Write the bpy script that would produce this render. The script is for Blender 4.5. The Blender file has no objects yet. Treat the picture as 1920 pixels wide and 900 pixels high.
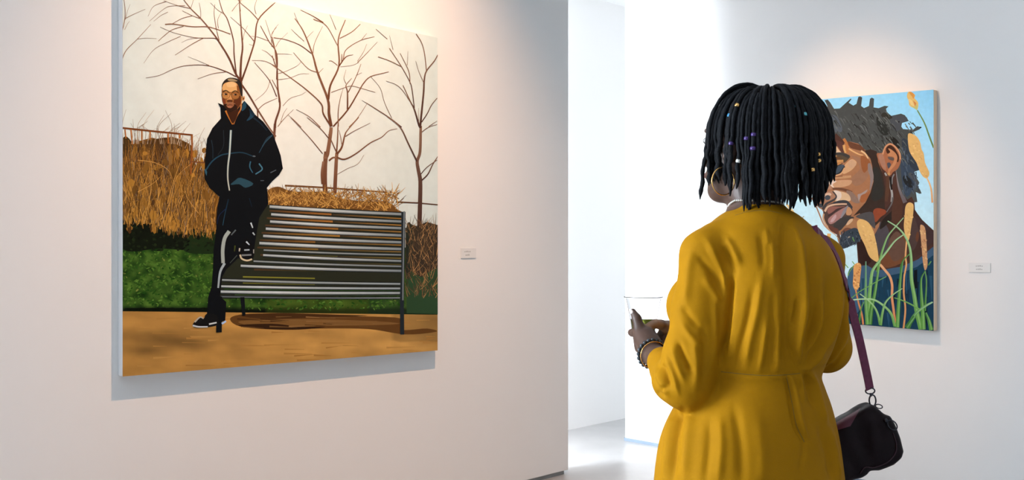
import bpy, bmesh, math, random
import numpy as np
from mathutils import Vector, Matrix, geometry, noise as mnoise

random.seed(7)
scene = bpy.context.scene
COL = scene.collection

# ---------------------------------------------------------------- camera
F_PX = 1850.0
CAM_H = 1.33
cam_data = bpy.data.cameras.new('camera')
cam_data.sensor_fit = 'HORIZONTAL'
cam_data.sensor_width = 36.0
cam_data.lens = 36.0 * F_PX / 1920.0
cam_data.clip_start = 0.05
cam = bpy.data.objects.new('camera', cam_data)
cam.location = (0, 0, CAM_H)
cam.rotation_euler = (math.pi / 2, 0, 0)
COL.objects.link(cam)
scene.camera = cam

# ---------------------------------------------------------------- world and exposure
world = bpy.data.worlds.new('sky')
scene.world = world
world.use_nodes = True
bg = world.node_tree.nodes['Background']
bg.inputs['Color'].default_value = (0.80, 0.90, 1.0, 1)
bg.inputs['Strength'].default_value = 0.3
scene.view_settings.view_transform = 'Standard'
scene.view_settings.look = 'None'
scene.view_settings.gamma = 1.0
scene.view_settings.use_curve_mapping = False
scene.view_settings.exposure = 0.0
try:
    scene.cycles.use_denoising = True
    scene.cycles.max_bounces = 8
    scene.cycles.transparent_max_bounces = 16
    scene.cycles.sample_clamp_indirect = 6.0
    scene.cycles.caustics_refractive = False
    scene.cycles.caustics_reflective = False
except Exception:
    pass

# plan of the room: D runs along the left wall away from the camera,
# E runs along the right wall towards the camera's right
D = Vector((0.7005, 0.7137, 0)).normalized()
E = Vector((D.y, -D.x, 0))
def pt(d, e, z=0.0):
    return D * d + E * e + Vector((0, 0, z))
E_LEFT = -3.705      # face of the left partition
D_LEFT_END = 4.234   # its free end
D_RIGHT = 5.196      # face of the right wall
E_RIGHT_END = -4.049 # its free end
E_FAR = -4.556       # far wall of the passage behind
E_OPP = 4.4          # wall opposite the left partition
D_BACK = -4.2        # wall behind the camera
CEIL = 4.5
CEIL_PASS = 3.07

def area(name, d, e, z, dirv, sx, sy, power, color):
    L = bpy.data.lights.new(name, 'AREA')
    L.shape = 'RECTANGLE'
    L.size = sx; L.size_y = sy
    L.energy = power; L.color = color
    o = bpy.data.objects.new(name, L)
    o.location = pt(d, e, z)
    o.rotation_euler = dirv.to_track_quat('-Z', 'Z').to_euler()
    COL.objects.link(o)
    return o
# daylight standing in the passage window; the lights after it are added
P_PASS, P_OPP, P_LEFT, P_END = 1900.0, 40.0, 780.0, 100.0
area('daylight_passage_window', 1.4, E_FAR - 0.06, 1.56, E, 3.3, 2.8, P_PASS, (0.86, 0.93, 1.0))
area('added_fill_opposite', 1.2, E_OPP + 0.06, 1.85, -E, 4.2, 2.5, P_OPP, (0.80, 0.91, 1.0))  # added weak cool fill for the left wall, source unseen

area('added_light_left', -1.8, E_LEFT - 0.10, 1.75, E, 3.2, 2.7, P_LEFT, (0.755, 0.885, 1.0))  # added side light: right wall and left arm bright, back in shade
area('added_fill_passage_end', 7.96, -3.0, 1.6, -D, 2.5, 2.7, P_END, (0.86, 0.93, 1.0))  # added light to brighten the far wall and passage floor

# ---------------------------------------------------------------- helpers
def srgb(r, g, b):
    out = []
    for c in (r, g, b):
        c = max(0.0, min(1.0, c / 255.0))
        out.append(c / 12.92 if c <= 0.04045 else ((c + 0.055) / 1.055) ** 2.4)
    return tuple(out)

def tag(o, label=None, cat=None, group=None, kind=None):
    if label: o['label'] = label
    if cat: o['category'] = cat
    if group: o['group'] = group
    if kind: o['kind'] = kind
    return o

def empty(name, loc=(0, 0, 0), rz=0.0):
    o = bpy.data.objects.new(name, None)
    o.empty_display_size = 0.1
    o.location = loc
    o.rotation_euler = (0, 0, rz)
    COL.objects.link(o)
    return o

def link(name, me, mat=None, parent=None, smooth=False):
    o = bpy.data.objects.new(name, me)
    COL.objects.link(o)
    if mat is not None and not me.materials:
        me.materials.append(mat)
    if parent is not None:
        o.parent = parent
    if smooth:
        me.polygons.foreach_set('use_smooth', np.ones(len(me.polygons), dtype=bool))
        me.update()
    return o

def mesh_from(name, verts, faces):
    me = bpy.data.meshes.new(name)
    me.from_pydata([tuple(v) for v in verts], [], [tuple(f) for f in faces])
    me.update()
    return me

def bm_mesh(name, bm):
    me = bpy.data.meshes.new(name)
    bmesh.ops.recalc_face_normals(bm, faces=bm.faces[:])
    bm.to_mesh(me); bm.free()
    return me

def box8(bm, p):
    """hexahedron from 8 corners: 0-3 one face, 4-7 the opposite face"""
    v = [bm.verts.new(q) for q in p]
    for f in ((0,1,2,3), (7,6,5,4), (0,4,5,1), (1,5,6,2), (2,6,7,3), (3,7,4,0)):
        bm.faces.new([v[i] for i in f])
    return v

def plan_box(d0, d1, e0, e1, z0, z1, bevel=0.0, bm=None):
    own = bm is None
    bm = bm or bmesh.new()
    box8(bm, [pt(d0,e0,z0), pt(d1,e0,z0), pt(d1,e1,z0), pt(d0,e1,z0),
              pt(d0,e0,z1), pt(d1,e0,z1), pt(d1,e1,z1), pt(d0,e1,z1)])
    if bevel:
        bmesh.ops.bevel(bm, geom=bm.edges[:], offset=bevel, segments=3, affect='EDGES', profile=0.5)
    return bm

def material(name, color, rough=0.6, metallic=0.0, noise_scale=0.0, noise_amt=0.0,
             bump=0.0, bump_scale=200.0, spec=0.5, sheen=0.0, coat=0.0, detail=4.0, stretch=None):
    m = bpy.data.materials.new(name)
    m.use_nodes = True
    nt = m.node_tree; N = nt.nodes; Lk = nt.links
    b = N['Principled BSDF']
    b.inputs['Base Color'].default_value = (*color, 1)
    b.inputs['Roughness'].default_value = rough
    b.inputs['Metallic'].default_value = metallic
    b.inputs['Specular IOR Level'].default_value = spec
    if sheen: b.inputs['Sheen Weight'].default_value = sheen
    if coat: b.inputs['Coat Weight'].default_value = coat
    tc = N.new('ShaderNodeTexCoord')
    src = tc.outputs['Object']
    if stretch:
        mp = N.new('ShaderNodeMapping'); mp.inputs['Scale'].default_value = stretch
        Lk.new(src, mp.inputs['Vector']); src = mp.outputs['Vector']
    if noise_amt:
        nz = N.new('ShaderNodeTexNoise'); nz.inputs['Scale'].default_value = noise_scale
        nz.inputs['Detail'].default_value = detail
        Lk.new(src, nz.inputs['Vector'])
        mr = N.new('ShaderNodeMapRange')
        mr.inputs['From Min'].default_value = 0.25; mr.inputs['From Max'].default_value = 0.75
        mr.inputs['To Min'].default_value = 1 - noise_amt; mr.inputs['To Max'].default_value = 1 + noise_amt
        Lk.new(nz.outputs['Fac'], mr.inputs['Value'])
        mx = N.new('ShaderNodeVectorMath'); mx.operation = 'SCALE'
        mx.inputs[0].default_value = color
        Lk.new(mr.outputs['Result'], mx.inputs['Scale'])
        Lk.new(mx.outputs['Vector'], b.inputs['Base Color'])
    if bump:
        n2 = N.new('ShaderNodeTexNoise'); n2.inputs['Scale'].default_value = bump_scale
        n2.inputs['Detail'].default_value = 3
        Lk.new(src, n2.inputs['Vector'])
        bp = N.new('ShaderNodeBump'); bp.inputs['Strength'].default_value = bump
        bp.inputs['Distance'].default_value = 0.002
        Lk.new(n2.outputs['Fac'], bp.inputs['Height'])
        Lk.new(bp.outputs['Normal'], b.inputs['Normal'])
    return m

M_WALL = material('white_wall_paint', (0.80, 0.79, 0.78), 0.75, bump=0.05, bump_scale=350, noise_scale=1.5, noise_amt=0.012, spec=0.3)
M_DARKWALL = material('low_bounce_dark_wall', (0.13, 0.13, 0.14), 0.8, bump=0.05, bump_scale=350, spec=0.3)  # for unseen walls, made dark so less light bounces into the room
M_CEIL = material('ceiling_paint', (0.80, 0.80, 0.80), 0.85, spec=0.2)
M_FLOOR = material('polished_concrete', (0.34, 0.34, 0.34), 0.28, noise_scale=2.2, noise_amt=0.22, bump=0.03, bump_scale=90, spec=0.5, detail=9)
M_REVEAL = material('grey_aluminium_reveal', (0.30, 0.31, 0.31), 0.45, metallic=0.3)
M_BASE = material('blue_grey_base_strip', (0.17, 0.22, 0.29), 0.5)
M_FRAME = material('white_window_frame', (0.8, 0.8, 0.8), 0.4)
M_BLACK = material('black_metal', (0.02, 0.02, 0.02), 0.4, metallic=0.5)
M_GLASS = bpy.data.materials.new('window_glass'); M_GLASS.use_nodes = True
_b = M_GLASS.node_tree.nodes['Principled BSDF']
_b.inputs['Base Color'].default_value = (1, 1, 1, 1); _b.inputs['Roughness'].default_value = 0.0
_b.inputs['IOR'].default_value = 1.45; _b.inputs['Transmission Weight'].default_value = 1.0
_tr = M_GLASS.node_tree.nodes.new('ShaderNodeBsdfTransparent')
_mx = M_GLASS.node_tree.nodes.new('ShaderNodeMixShader'); _mx.inputs['Fac'].default_value = 0.08
M_GLASS.node_tree.links.new(_tr.outputs[0], _mx.inputs[1])
M_GLASS.node_tree.links.new(_b.outputs[0], _mx.inputs[2])
M_GLASS.node_tree.links.new(_mx.outputs[0], M_GLASS.node_tree.nodes['Material Output'].inputs['Surface'])

# ---------------------------------------------------------------- the setting
def struct(name, bm, mat, parent=None):
    o = link(name, bm_mesh(name, bm), mat, parent)
    if parent is None: o['kind'] = 'structure'
    return o

struct('floor', plan_box(D_BACK - 0.3, 9.0, E_FAR - 0.3, E_OPP + 0.3, -0.10, 0.0), M_FLOOR)
LW = 0.15
# left partition floats on a recessed reveal
struct('wall_left', plan_box(0.6, D_LEFT_END, E_LEFT - LW, E_LEFT, 0.022, CEIL, 0.004), M_WALL)
struct('baseboard_left', plan_box(D_BACK, D_LEFT_END - 0.025, E_LEFT - LW + 0.02, E_LEFT - 0.012, 0.0, 0.024), M_REVEAL)
struct('wall_right', plan_box(D_RIGHT, D_RIGHT + 0.14, E_RIGHT_END, E_OPP, 0.0, CEIL, 0.003), M_WALL)
struct('baseboard_right', plan_box(D_RIGHT - 0.006, D_RIGHT + 0.05, E_RIGHT_END - 0.004, E_OPP, 0.0, 0.020), M_BASE)
struct('ceiling', plan_box(D_BACK, D_RIGHT + 0.1, E_LEFT - LW, E_OPP, CEIL, CEIL + 0.1), M_CEIL)
# passage behind: ceiling, soffit and end walls
struct('trim_1', plan_box(D_BACK, 9.0, E_FAR, E_LEFT - LW - 0.001, CEIL_PASS, CEIL_PASS + 0.12), M_CEIL)
struct('ceiling_passage', plan_box(D_RIGHT + 0.14, 8.1, E_LEFT - LW, E_OPP, CEIL_PASS, CEIL_PASS + 0.12), M_CEIL)
struct('trim_2', plan_box(D_LEFT_END - 0.05, D_RIGHT + 0.001, E_LEFT - LW, E_LEFT - LW + 0.12, CEIL_PASS + 0.3, CEIL), M_CEIL)
struct('wall_passage_start', plan_box(D_BACK - 0.22, D_BACK, E_FAR - 0.2, E_LEFT - LW, 0, CEIL), M_WALL)

def window_wall(name, wname, e0, e1, d0, d1, w0, w1, z0, z1, ztop, panes, swap=False, mat=None):
    """wall with one opening, along D (or along E when swapped); the window in it has frame, mullions and panes"""
    def plan_box(a, b, c, d, z0, z1, bm=None):
        return globals()['plan_box'](c, d, a, b, z0, z1, bm=bm) if swap else globals()['plan_box'](a, b, c, d, z0, z1, bm=bm)
    def pt(a, b, z): return globals()['pt'](b, a, z) if swap else globals()['pt'](a, b, z)
    bm = bmesh.new()
    plan_box(d0, w0, e0, e1, 0, ztop, bm=bm); plan_box(w1, d1, e0, e1, 0, ztop, bm=bm)
    if z0 > 0.01: plan_box(w0, w1, e0, e1, 0, z0, bm=bm)
    plan_box(w0, w1, e0, e1, z1, ztop, bm=bm)
    struct(name, bm, mat or M_WALL)
    em = (e0 + e1) / 2
    root = empty(wname, pt((w0 + w1) / 2, em, z0)); root['kind'] = 'structure'
    inv = Matrix.Translation(-root.location)
    def child(n, bm, mat):
        bm.transform(inv); return link(n, bm_mesh(n, bm), mat, root)
    t = 0.05
    for a, b, c, d_ in ((w0, w0 + t, z0, z1), (w1 - t, w1, z0, z1), (w0 + t, w1 - t, z0, z0 + t), (w0 + t, w1 - t, z1 - t, z1)):
        child('window_frame', plan_box(a, b, em - 0.03, em + 0.03, c, d_), M_FRAME)
    for k in range(1, panes):
        dd = w0 + (w1 - w0) * k / panes
        child('mullion', plan_box(dd - 0.02, dd + 0.02, em - 0.025, em + 0.025, z0 + t, z1 - t), M_FRAME)
    for k in range(panes):
        a = w0 + (w1 - w0) * k / panes + (t if k == 0 else 0.02); b = w0 + (w1 - w0) * (k + 1) / panes - (t if k == panes - 1 else 0.02)
        child('window_pane', plan_box(a, b, em - 0.004, em + 0.004, z0 + t, z1 - t), M_GLASS)
window_wall('wall_far', 'window_1', E_FAR - 0.22, E_FAR, D_BACK, 9.0, -0.4, 3.2, 0.10, 3.03, CEIL, 3)
window_wall('wall_opposite', 'added_window_2', E_OPP, E_OPP + 0.22, D_BACK, 9.0, -1.0, 3.4, 0.5, 3.2, CEIL, 4, mat=M_DARKWALL)  # unseen window, added to hold the opposite fill light
window_wall('wall_left_rear', 'added_window_3', E_LEFT - LW, E_LEFT, D_BACK, 0.6, -3.5, -0.1, 0.35, 3.15, CEIL, 3)  # unseen window, added as opening for the light from the left
window_wall('wall_passage_end', 'added_window_4', 7.9, 8.1, E_FAR, E_OPP, -4.35, -1.6, 0.2, 3.0, CEIL, 3, swap=True)  # unseen window, added to house the light on the far wall
struct('wall_back', plan_box(D_BACK - 0.12, D_BACK, E_LEFT - LW, E_OPP, 0, CEIL), M_DARKWALL)

# ---------------------------------------------------------------- track spotlights
def spotlight(name, label, d, e, z, target, power, color, size_deg, blend, radius, parent_track=True):
    base = pt(d, e, CEIL)
    head = pt(d, e, z)
    root = empty(name, base)
    tag(root, label, 'spotlight', 'ceiling spotlights aimed at the paintings')
    bm = bmesh.new()
    bmesh.ops.create_cone(bm, cap_ends=True, segments=20, radius1=0.045, radius2=0.045, depth=0.03, matrix=Matrix.Translation((0, 0, -0.015)))
    link('mounting_plate', bm_mesh('mounting_plate', bm), M_BLACK, root)
    bm = bmesh.new()
    h = CEIL - z
    bmesh.ops.create_cone(bm, cap_ends=True, segments=12, radius1=0.009, radius2=0.009, depth=h - 0.03, matrix=Matrix.Translation((0, 0, -0.03 - (h - 0.03) / 2)))
    link('stem', bm_mesh('stem', bm), M_BLACK, root)
    dirv = (Vector(target) - head).normalized()
    rot = dirv.to_track_quat('-Z', 'Y').to_matrix().to_4x4()
    bm = bmesh.new()
    # open can: a lathed housing around the lamp
    prof = [(0.0, 0.075), (0.040, 0.075), (0.046, 0.060), (0.048, -0.06), (0.043, -0.06), (0.043, 0.0), (0.0, 0.005)]
    seg = 24; rings = []
    for r, zz in prof:
        if r == 0: rings.append([bm.verts.new((0, 0, zz))])
        else: rings.append([bm.verts.new((r * math.cos(2*math.pi*i/seg), r * math.sin(2*math.pi*i/seg), zz)) for i in range(seg)])
    for a, b in zip(rings, rings[1:]):
        for i in range(seg):
            j = (i + 1) % seg
            if len(a) == 1: bm.faces.new((a[0], b[i], b[j]))
            elif len(b) == 1: bm.faces.new((a[i], b[0], a[j]))
            else: bm.faces.new((a[i], b[i], b[j], a[j]))
    bm.transform(Matrix.Translation((0, 0, -h)) @ rot)
    link('lamp_housing', bm_mesh('lamp_housing', bm), M_BLACK, root)
    L = bpy.data.lights.new(name + '_light', 'SPOT')
    L.energy = power; L.color = color
    L.spot_size = math.radians(size_deg); L.spot_blend = blend; L.shadow_soft_size = radius
    lo = bpy.data.objects.new('lamp', L)
    lo.location = Vector((0, 0, -h)) + dirv * 0.065
    lo.rotation_euler = dirv.to_track_quat('-Z', 'Y').to_euler()
    COL.objects.link(lo); lo.parent = root
    return root

# ---------------------------------------------------------------- paintings
def paint_material(name, bump_scale, var):
    m = bpy.data.materials.new(name); m.use_nodes = True
    nt = m.node_tree; N = nt.nodes; Lk = nt.links
    b = N['Principled BSDF']; b.inputs['Roughness'].default_value = 0.6
    b.inputs['Specular IOR Level'].default_value = 0.06
    at = N.new('ShaderNodeAttribute'); at.attribute_name = 'paint'
    tc = N.new('ShaderNodeTexCoord')
    nz = N.new('ShaderNodeTexNoise'); nz.inputs['Scale'].default_value = bump_scale; nz.inputs['Detail'].default_value = 5
    Lk.new(tc.outputs['Object'], nz.inputs['Vector'])
    mr = N.new('ShaderNodeMapRange')
    mr.inputs['From Min'].default_value = 0.3; mr.inputs['From Max'].default_value = 0.7
    mr.inputs['To Min'].default_value = 1 - var; mr.inputs['To Max'].default_value = 1 + var
    Lk.new(nz.outputs['Fac'], mr.inputs['Value'])
    sc = N.new('ShaderNodeVectorMath'); sc.operation = 'SCALE'
    Lk.new(at.outputs['Color'], sc.inputs[0]); Lk.new(mr.outputs['Result'], sc.inputs['Scale'])
    Lk.new(sc.outputs['Vector'], b.inputs['Base Color'])
    bp = N.new('ShaderNodeBump'); bp.inputs['Strength'].default_value = 0.12; bp.inputs['Distance'].default_value = 0.001
    Lk.new(nz.outputs['Fac'], bp.inputs['Height']); Lk.new(bp.outputs['Normal'], b.inputs['Normal'])
    return m

def catmull(pts, closed=False, n=6):
    if len(pts) < 3 and not closed: return [tuple(p) for p in pts]
    P = [np.array(p, float) for p in pts]
    out = []
    m = len(P)
    rng = range(m) if closed else range(m - 1)
    for i in rng:
        p1, p2 = P[i], P[(i + 1) % m]
        p0 = P[(i - 1) % m] if (closed or i > 0) else 2 * p1 - p2
        p3 = P[(i + 2) % m] if (closed or i + 2 < m) else 2 * p2 - p1
        for k in range(n):
            t = k / n
            out.append(tuple(0.5 * (2*p1 + (p2 - p0)*t + (2*p0 - 5*p1 + 4*p2 - p3)*t*t + (3*p1 - p0 - 3*p2 + p3)*t**3)))
    if not closed: out.append(tuple(P[-1]))
    return out

class Layer:
    """flat paint on one canvas: polygons and brush strokes given on the picture"""
    def __init__(self, pic, name, level):
        self.pic, self.name = pic, name
        self.v, self.f, self.c = [], [], []
        self.top = level; self.fb = level; self.mode = 0
    def _add(self, pts, faces, cols, lift):
        b = len(self.v)
        for p, c in zip(pts, cols):
            self.v.append(self.pic.to3d(p[0], p[1], lift)); self.c.append(c)
        for f in faces: self.f.append([b + i for i in f])
    def _lift(self, k=None):
        if k is None:
            self.mode = 0; self.top += 1; lv = self.top
        else:
            if self.mode == 0: self.fb = self.top; self.mode = 1
            lv = self.fb + 1 + k % 12; self.top = max(self.top, lv)
        self.pic.level = max(self.pic.level, self.top)
        return 0.0002 + 0.000005 * lv
    def poly(self, pts, col, smooth=False, n=5, lift=None):
        if smooth: pts = catmull(pts, True, n)
        pts = [self.pic.clamp(*p) for p in pts]
        tri = geometry.tessellate_polygon([[Vector((p[0], p[1], 0)) for p in pts]])
        cc = self.pic.col
        cols = [cc(col(*p)) if callable(col) else cc(col) for p in pts]
        self._add(pts, tri, cols, self._lift(lift))
    def grid(self, xs, yfun0, yfun1, ny, colf):
        nx = len(xs); pts = []; cols = []
        for x in xs:
            a, b = yfun0(x), yfun1(x)
            for j in range(ny + 1):
                y = a + (b - a) * j / ny
                p = self.pic.clamp(x, y); pts.append(p); cols.append(self.pic.col(colf(x, y)))
        fs = [(i*(ny+1)+j, i*(ny+1)+j+1, (i+1)*(ny+1)+j+1, (i+1)*(ny+1)+j) for i in range(nx-1) for j in range(ny)]
        self._add(pts, fs, cols, self._lift())
    def stroke(self, pts, w0, w1, col, col2=None, smooth=True, lift=None, mid=None):
        if smooth and len(pts) > 2: pts = catmull(pts, False, 5)
        P = np.array(pts, float); m = len(P)
        T = np.gradient(P, axis=0); L = np.linalg.norm(T, axis=1, keepdims=True); L[L == 0] = 1
        T /= L; Nn = np.stack([-T[:, 1], T[:, 0]], 1)
        vs, cs = [], []
        for i in range(m):
            t = i / max(1, m - 1)
            w = w0 + (w1 - w0) * t
            if mid is not None: w = w0*(1-t)**2 + 2*mid*t*(1-t) + w1*t*t if True else w
            a = np.array(col, float); b = a if col2 is None else np.array(col2, float)
            c = self.pic.col(tuple(a + (b - a) * t))
            for s in (-0.5, 0.5):
                q = P[i] + Nn[i] * w * s
                vs.append(self.pic.clamp(q[0], q[1])); cs.append(c)
        fs = [(2*i, 2*i+1, 2*i+3, 2*i+2) for i in range(m - 1)]
        self._add(vs, fs, cs, self._lift(lift))
    def dab(self, x, y, rx, ry, ang, col, n=9, lift=None):
        ca, sa = math.cos(ang), math.sin(ang)
        pts = [(x + rx*math.cos(2*math.pi*i/n)*ca - ry*math.sin(2*math.pi*i/n)*sa,
                y + rx*math.cos(2*math.pi*i/n)*sa + ry*math.sin(2*math.pi*i/n)*ca) for i in range(n)]
        self.poly(pts, col, lift=lift)
    def build(self, parent, mat, label=None):
        me = mesh_from(self.name, self.v, self.f)
        ca = me.color_attributes.new('paint', 'FLOAT_COLOR', 'POINT')
        arr = np.ones((len(self.v), 4), dtype=np.float32); arr[:, :3] = np.array(self.c, dtype=np.float32)
        ca.data.foreach_set('color', arr.ravel())
        # make every face look into the room
        bm = bmesh.new(); bm.from_mesh(me)
        nrm = self.pic.normal
        for f in bm.faces:
            f.normal_update()
            if f.normal.dot(nrm) < 0: f.normal_flip()
        bm.to_mesh(me); bm.free()
        o = link(self.name, me, mat, parent)
        if label: o['label'] = label
        return o

class Picture:
    def __init__(self, axis, off, thick, corners, gain):
        # axis 'E': hangs on the left wall (plane e = off); axis 'D': on the right wall (plane d = off)
        self.axis, self.off, self.gain = axis, off, gain
        self.normal = E.copy() if axis == 'E' else -D
        self.A = D if axis == 'E' else E
        self.thick = thick
        self.q = [self.plane(*c) for c in corners]      # TL TR BR BL as (along, z)
        self.px = corners
        along = [c[0] for c in self.q]
        self.root_loc = self.A * ((self.q[2][0] + self.q[3][0]) / 2) + (self.normal * (off - thick) if axis == 'E' else D * (off + thick)) + Vector((0, 0, min(self.q[2][1], self.q[3][1])))
        self.level = 0
    def plane(self, x, y):
        """where the picture's point lies on the canvas: metres along the wall, metres up"""
        xr = (x - 960) / F_PX
        if self.axis == 'E': Z = self.off / (E.x * xr + E.y)
        else: Z = self.off / (D.x * xr + D.y)
        w = Vector((xr * Z, Z, 0))
        return (w.dot(self.A), CAM_H - (y - 450) / F_PX * Z)
    def to3d(self, x, y, lift=0.0):
        a, z = self.plane(x, y)
        s = self.off if self.axis == 'E' else -self.off
        return self.A * a + self.normal * (s + lift) + Vector((0, 0, z)) - self.root_loc
    def clamp(self, x, y):
        (x0, yt0), (x1, yt1), (_, yb1), (_, yb0) = self.px
        x = min(max(x, x0), x1); t = (x - x0) / (x1 - x0)
        return (x, min(max(y, yt0 + (yt1 - yt0) * t), yb0 + (yb1 - yb0) * t))
    def col(self, c):
        l = srgb(*c)
        return tuple(min(0.92, max(0.002, a * g)) for a, g in zip(l, self.gain))
    def canvas(self, root, mat):
        bm = bmesh.new(); s = self.off if self.axis == 'E' else -self.off
        front = [self.A * a + self.normal * s + Vector((0, 0, z)) - self.root_loc for a, z in self.q]
        back = [p - self.normal * self.thick for p in front]
        box8(bm, back + front)
        bmesh.ops.bevel(bm, geom=bm.edges[:], offset=0.002, segments=2, affect='EDGES')
        return link('canvas', bm_mesh('canvas', bm), mat, root)
    def layer(self, name, n=1):
        return Layer(self, name, self.level)

def zoomer(x0, y0, s):
    return lambda *pts: [(x0 + a / s, y0 + b / s) for a, b in pts]

R = random.Random(11)
def lerp(a, b, t): return tuple(x + (y - x) * t for x, y in zip(a, b))

# ======== large painting on the left wall ========
GAIN1 = (0.98, 1.17, 1.30)
pic = Picture('E', E_LEFT + 0.04, 0.04, [(230, -57.3), (820.5, 70.7), (820.5, 657), (230, 706)], GAIN1)
M_PAINT1 = paint_material('oil_paint_park', 22, 0.03)
M_CANVAS1 = material('primed_white_canvas', (0.78, 0.80, 0.82), 0.8, bump=0.15, bump_scale=900)
root1 = empty('large_painting', pic.root_loc)
tag(root1, 'large square painting of a man in black leaning on a park bench', 'painting')
pic.canvas(root1, M_CANVAS1)
Z1 = zoomer(200, 0, 3.75); Z2 = zoomer(510, 0, 3.75); Z3 = zoomer(200, 220, 3.75); Z4 = zoomer(510, 220, 3.75)
Z5 = zoomer(200, 440, 3.215); Z6 = zoomer(510, 440, 3.215); Z7 = zoomer(360, 130, 6.0); Z8 = zoomer(350, 420, 4.09)

L = pic.layer('painted_sky', 10)
def sky_col(x, y):
    t = (x - 230) / 590.0
    c = lerp((214, 210, 198), (226, 216, 203), min(1, t * 2.2)) if t < 0.45 else lerp((226, 216, 203), (205, 204, 194), (t - 0.45) / 0.55)
    n = mnoise.noise(Vector((x / 70, y / 90, 0))) * 5
    return tuple(a + n for a in c)
L.grid(np.linspace(230, 820.5, 34), lambda x: -60 + (x - 230) * 0.2, lambda x: 520, 30, sky_col)
L.build(root1, M_PAINT1)

# --- ground
L = pic.layer('painted_path', 60)
def ground_col(x, y):
    n = mnoise.noise(Vector((x / 60, y / 22, 3.1))); n2 = mnoise.noise(Vector((x / 25, y / 9, 8)))
    c = lerp((178, 122, 58), (196, 140, 72), (x - 230) / 590)
    k = 1 + 0.16 * n + 0.06 * n2
    if x < 470:
        g = math.exp(-((x - 325) / 75) ** 2 - ((y - 640) / 16) ** 2); k *= 1 - 0.34 * g
        g = math.exp(-((x - 275) / 30) ** 2 - ((y - 658) / 8) ** 2); k *= 1 - 0.22 * g
    if x > 740: k *= 0.82 if y < 640 else 0.95
    return tuple(v * k for v in c)
L.grid(np.linspace(230, 820.5, 60), lambda x: 580 + (x - 230) * 0.012, lambda x: 710 - (x - 230) * 0.08, 26, ground_col)
for k in range(70):
    x = R.uniform(235, 810); y = R.uniform(592, 690)
    L.stroke([(x, y), (x + R.uniform(15, 60), y + R.uniform(-3, 2))], R.uniform(1, 4), 0.5, lerp((160, 106, 48), (188, 132, 66), R.random()), lift=40 + k % 15)
# shadow shape under the bench, as painted
L.poly([(432, 596), (470, 588), (560, 590), (660, 593), (752, 597), (752, 618), (800, 616), (818, 622), (760, 627), (690, 617), (600, 616), (520, 618), (450, 612)], (96, 58, 24), True)
L.poly([(450, 602), (560, 598), (700, 602), (748, 607), (690, 610), (560, 611), (480, 612)], (124, 82, 40), True)
L.poly([(452, 591), (520, 587), (600, 589), (690, 592), (600, 595), (500, 598)], (70, 40, 16), True)
L.poly([(446, 610), (510, 607), (560, 612), (610, 613), (560, 618), (500, 617)], (50, 28, 12), True)
for k in range(24):
    x = R.uniform(440, 700); y = R.uniform(594, 614)
    L.stroke([(x, y), (x + R.uniform(20, 60), y + R.uniform(-1, 3))], R.uniform(1, 3), 0.5, lerp((60, 34, 14), (150, 104, 56), R.random()))
L.build(root1, M_PAINT1)

# --- lawn
L = pic.layer('painted_lawn', 200)
def lawn_col(x, y):
    n = mnoise.noise(Vector((x / 18, y / 14, 1))); n2 = mnoise.noise(Vector((x / 55, y / 30, 5)))
    t = max(0, min(1, 0.5 + 0.75 * n + 0.35 * n2))
    c = lerp((16, 40, 8), (84, 112, 38), t)
    if y > 574: c = lerp(c, (8, 14, 4), min(1, (y - 574) / 7))
    if x > 500: c = lerp(c, (74, 82, 22) if x < 690 else (52, 70, 38), 0.45)
    return c
L.grid(np.linspace(230, 820.5, 90), lambda x: 464, lambda x: 583.5 + (x - 230) * 0.011, 30, lawn_col)
for k in range(900):
    x = R.uniform(231, 415) if k < 640 else R.uniform(420, 818); y = R.uniform(470, 574)
    if k >= 640: y = R.uniform(555, 580)
    t = max(0, min(1, R.gauss(0.5, 0.3)))
    L.dab(x, y, R.uniform(1.2, 4.5), R.uniform(0.8, 2.0), R.uniform(-1.2, 1.2), lerp((22, 56, 10), (92, 122, 42) if R.random() < 0.93 else (136, 132, 58), t), 6, lift=90 + k % 60)
for k in range(60):
    x = R.uniform(231, 400); L.stroke([(x, 579), (x + R.uniform(8, 30), 579 + R.uniform(-2, 3))], 3, 1, (8, 14, 5), lift=160 + k % 8)
L.build(root1, M_PAINT1)

# --- dark hedge and tall dry grass
L = pic.layer('painted_hedge', 30)
L.poly([(230, 400), (245, 398), (262, 400), (285, 402), (300, 402), (322, 404), (345, 404), (372, 402), (390, 400), (408, 402), (412, 470), (360, 470), (300, 466), (230, 467)], (14, 19, 8), True)
L.poly([(350, 448), (372, 432), (392, 428), (408, 440), (410, 472), (372, 476), (345, 470)], (26, 40, 16), True)
for k in range(160):
    L.dab(R.uniform(232, 408), R.uniform(424, 470), R.uniform(2, 5), R.uniform(1, 3), R.uniform(-1, 1), lerp((6, 9, 4), (34, 44, 18), R.random()), 6, lift=250 + k % 20)
L.build(root1, M_PAINT1)

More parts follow.
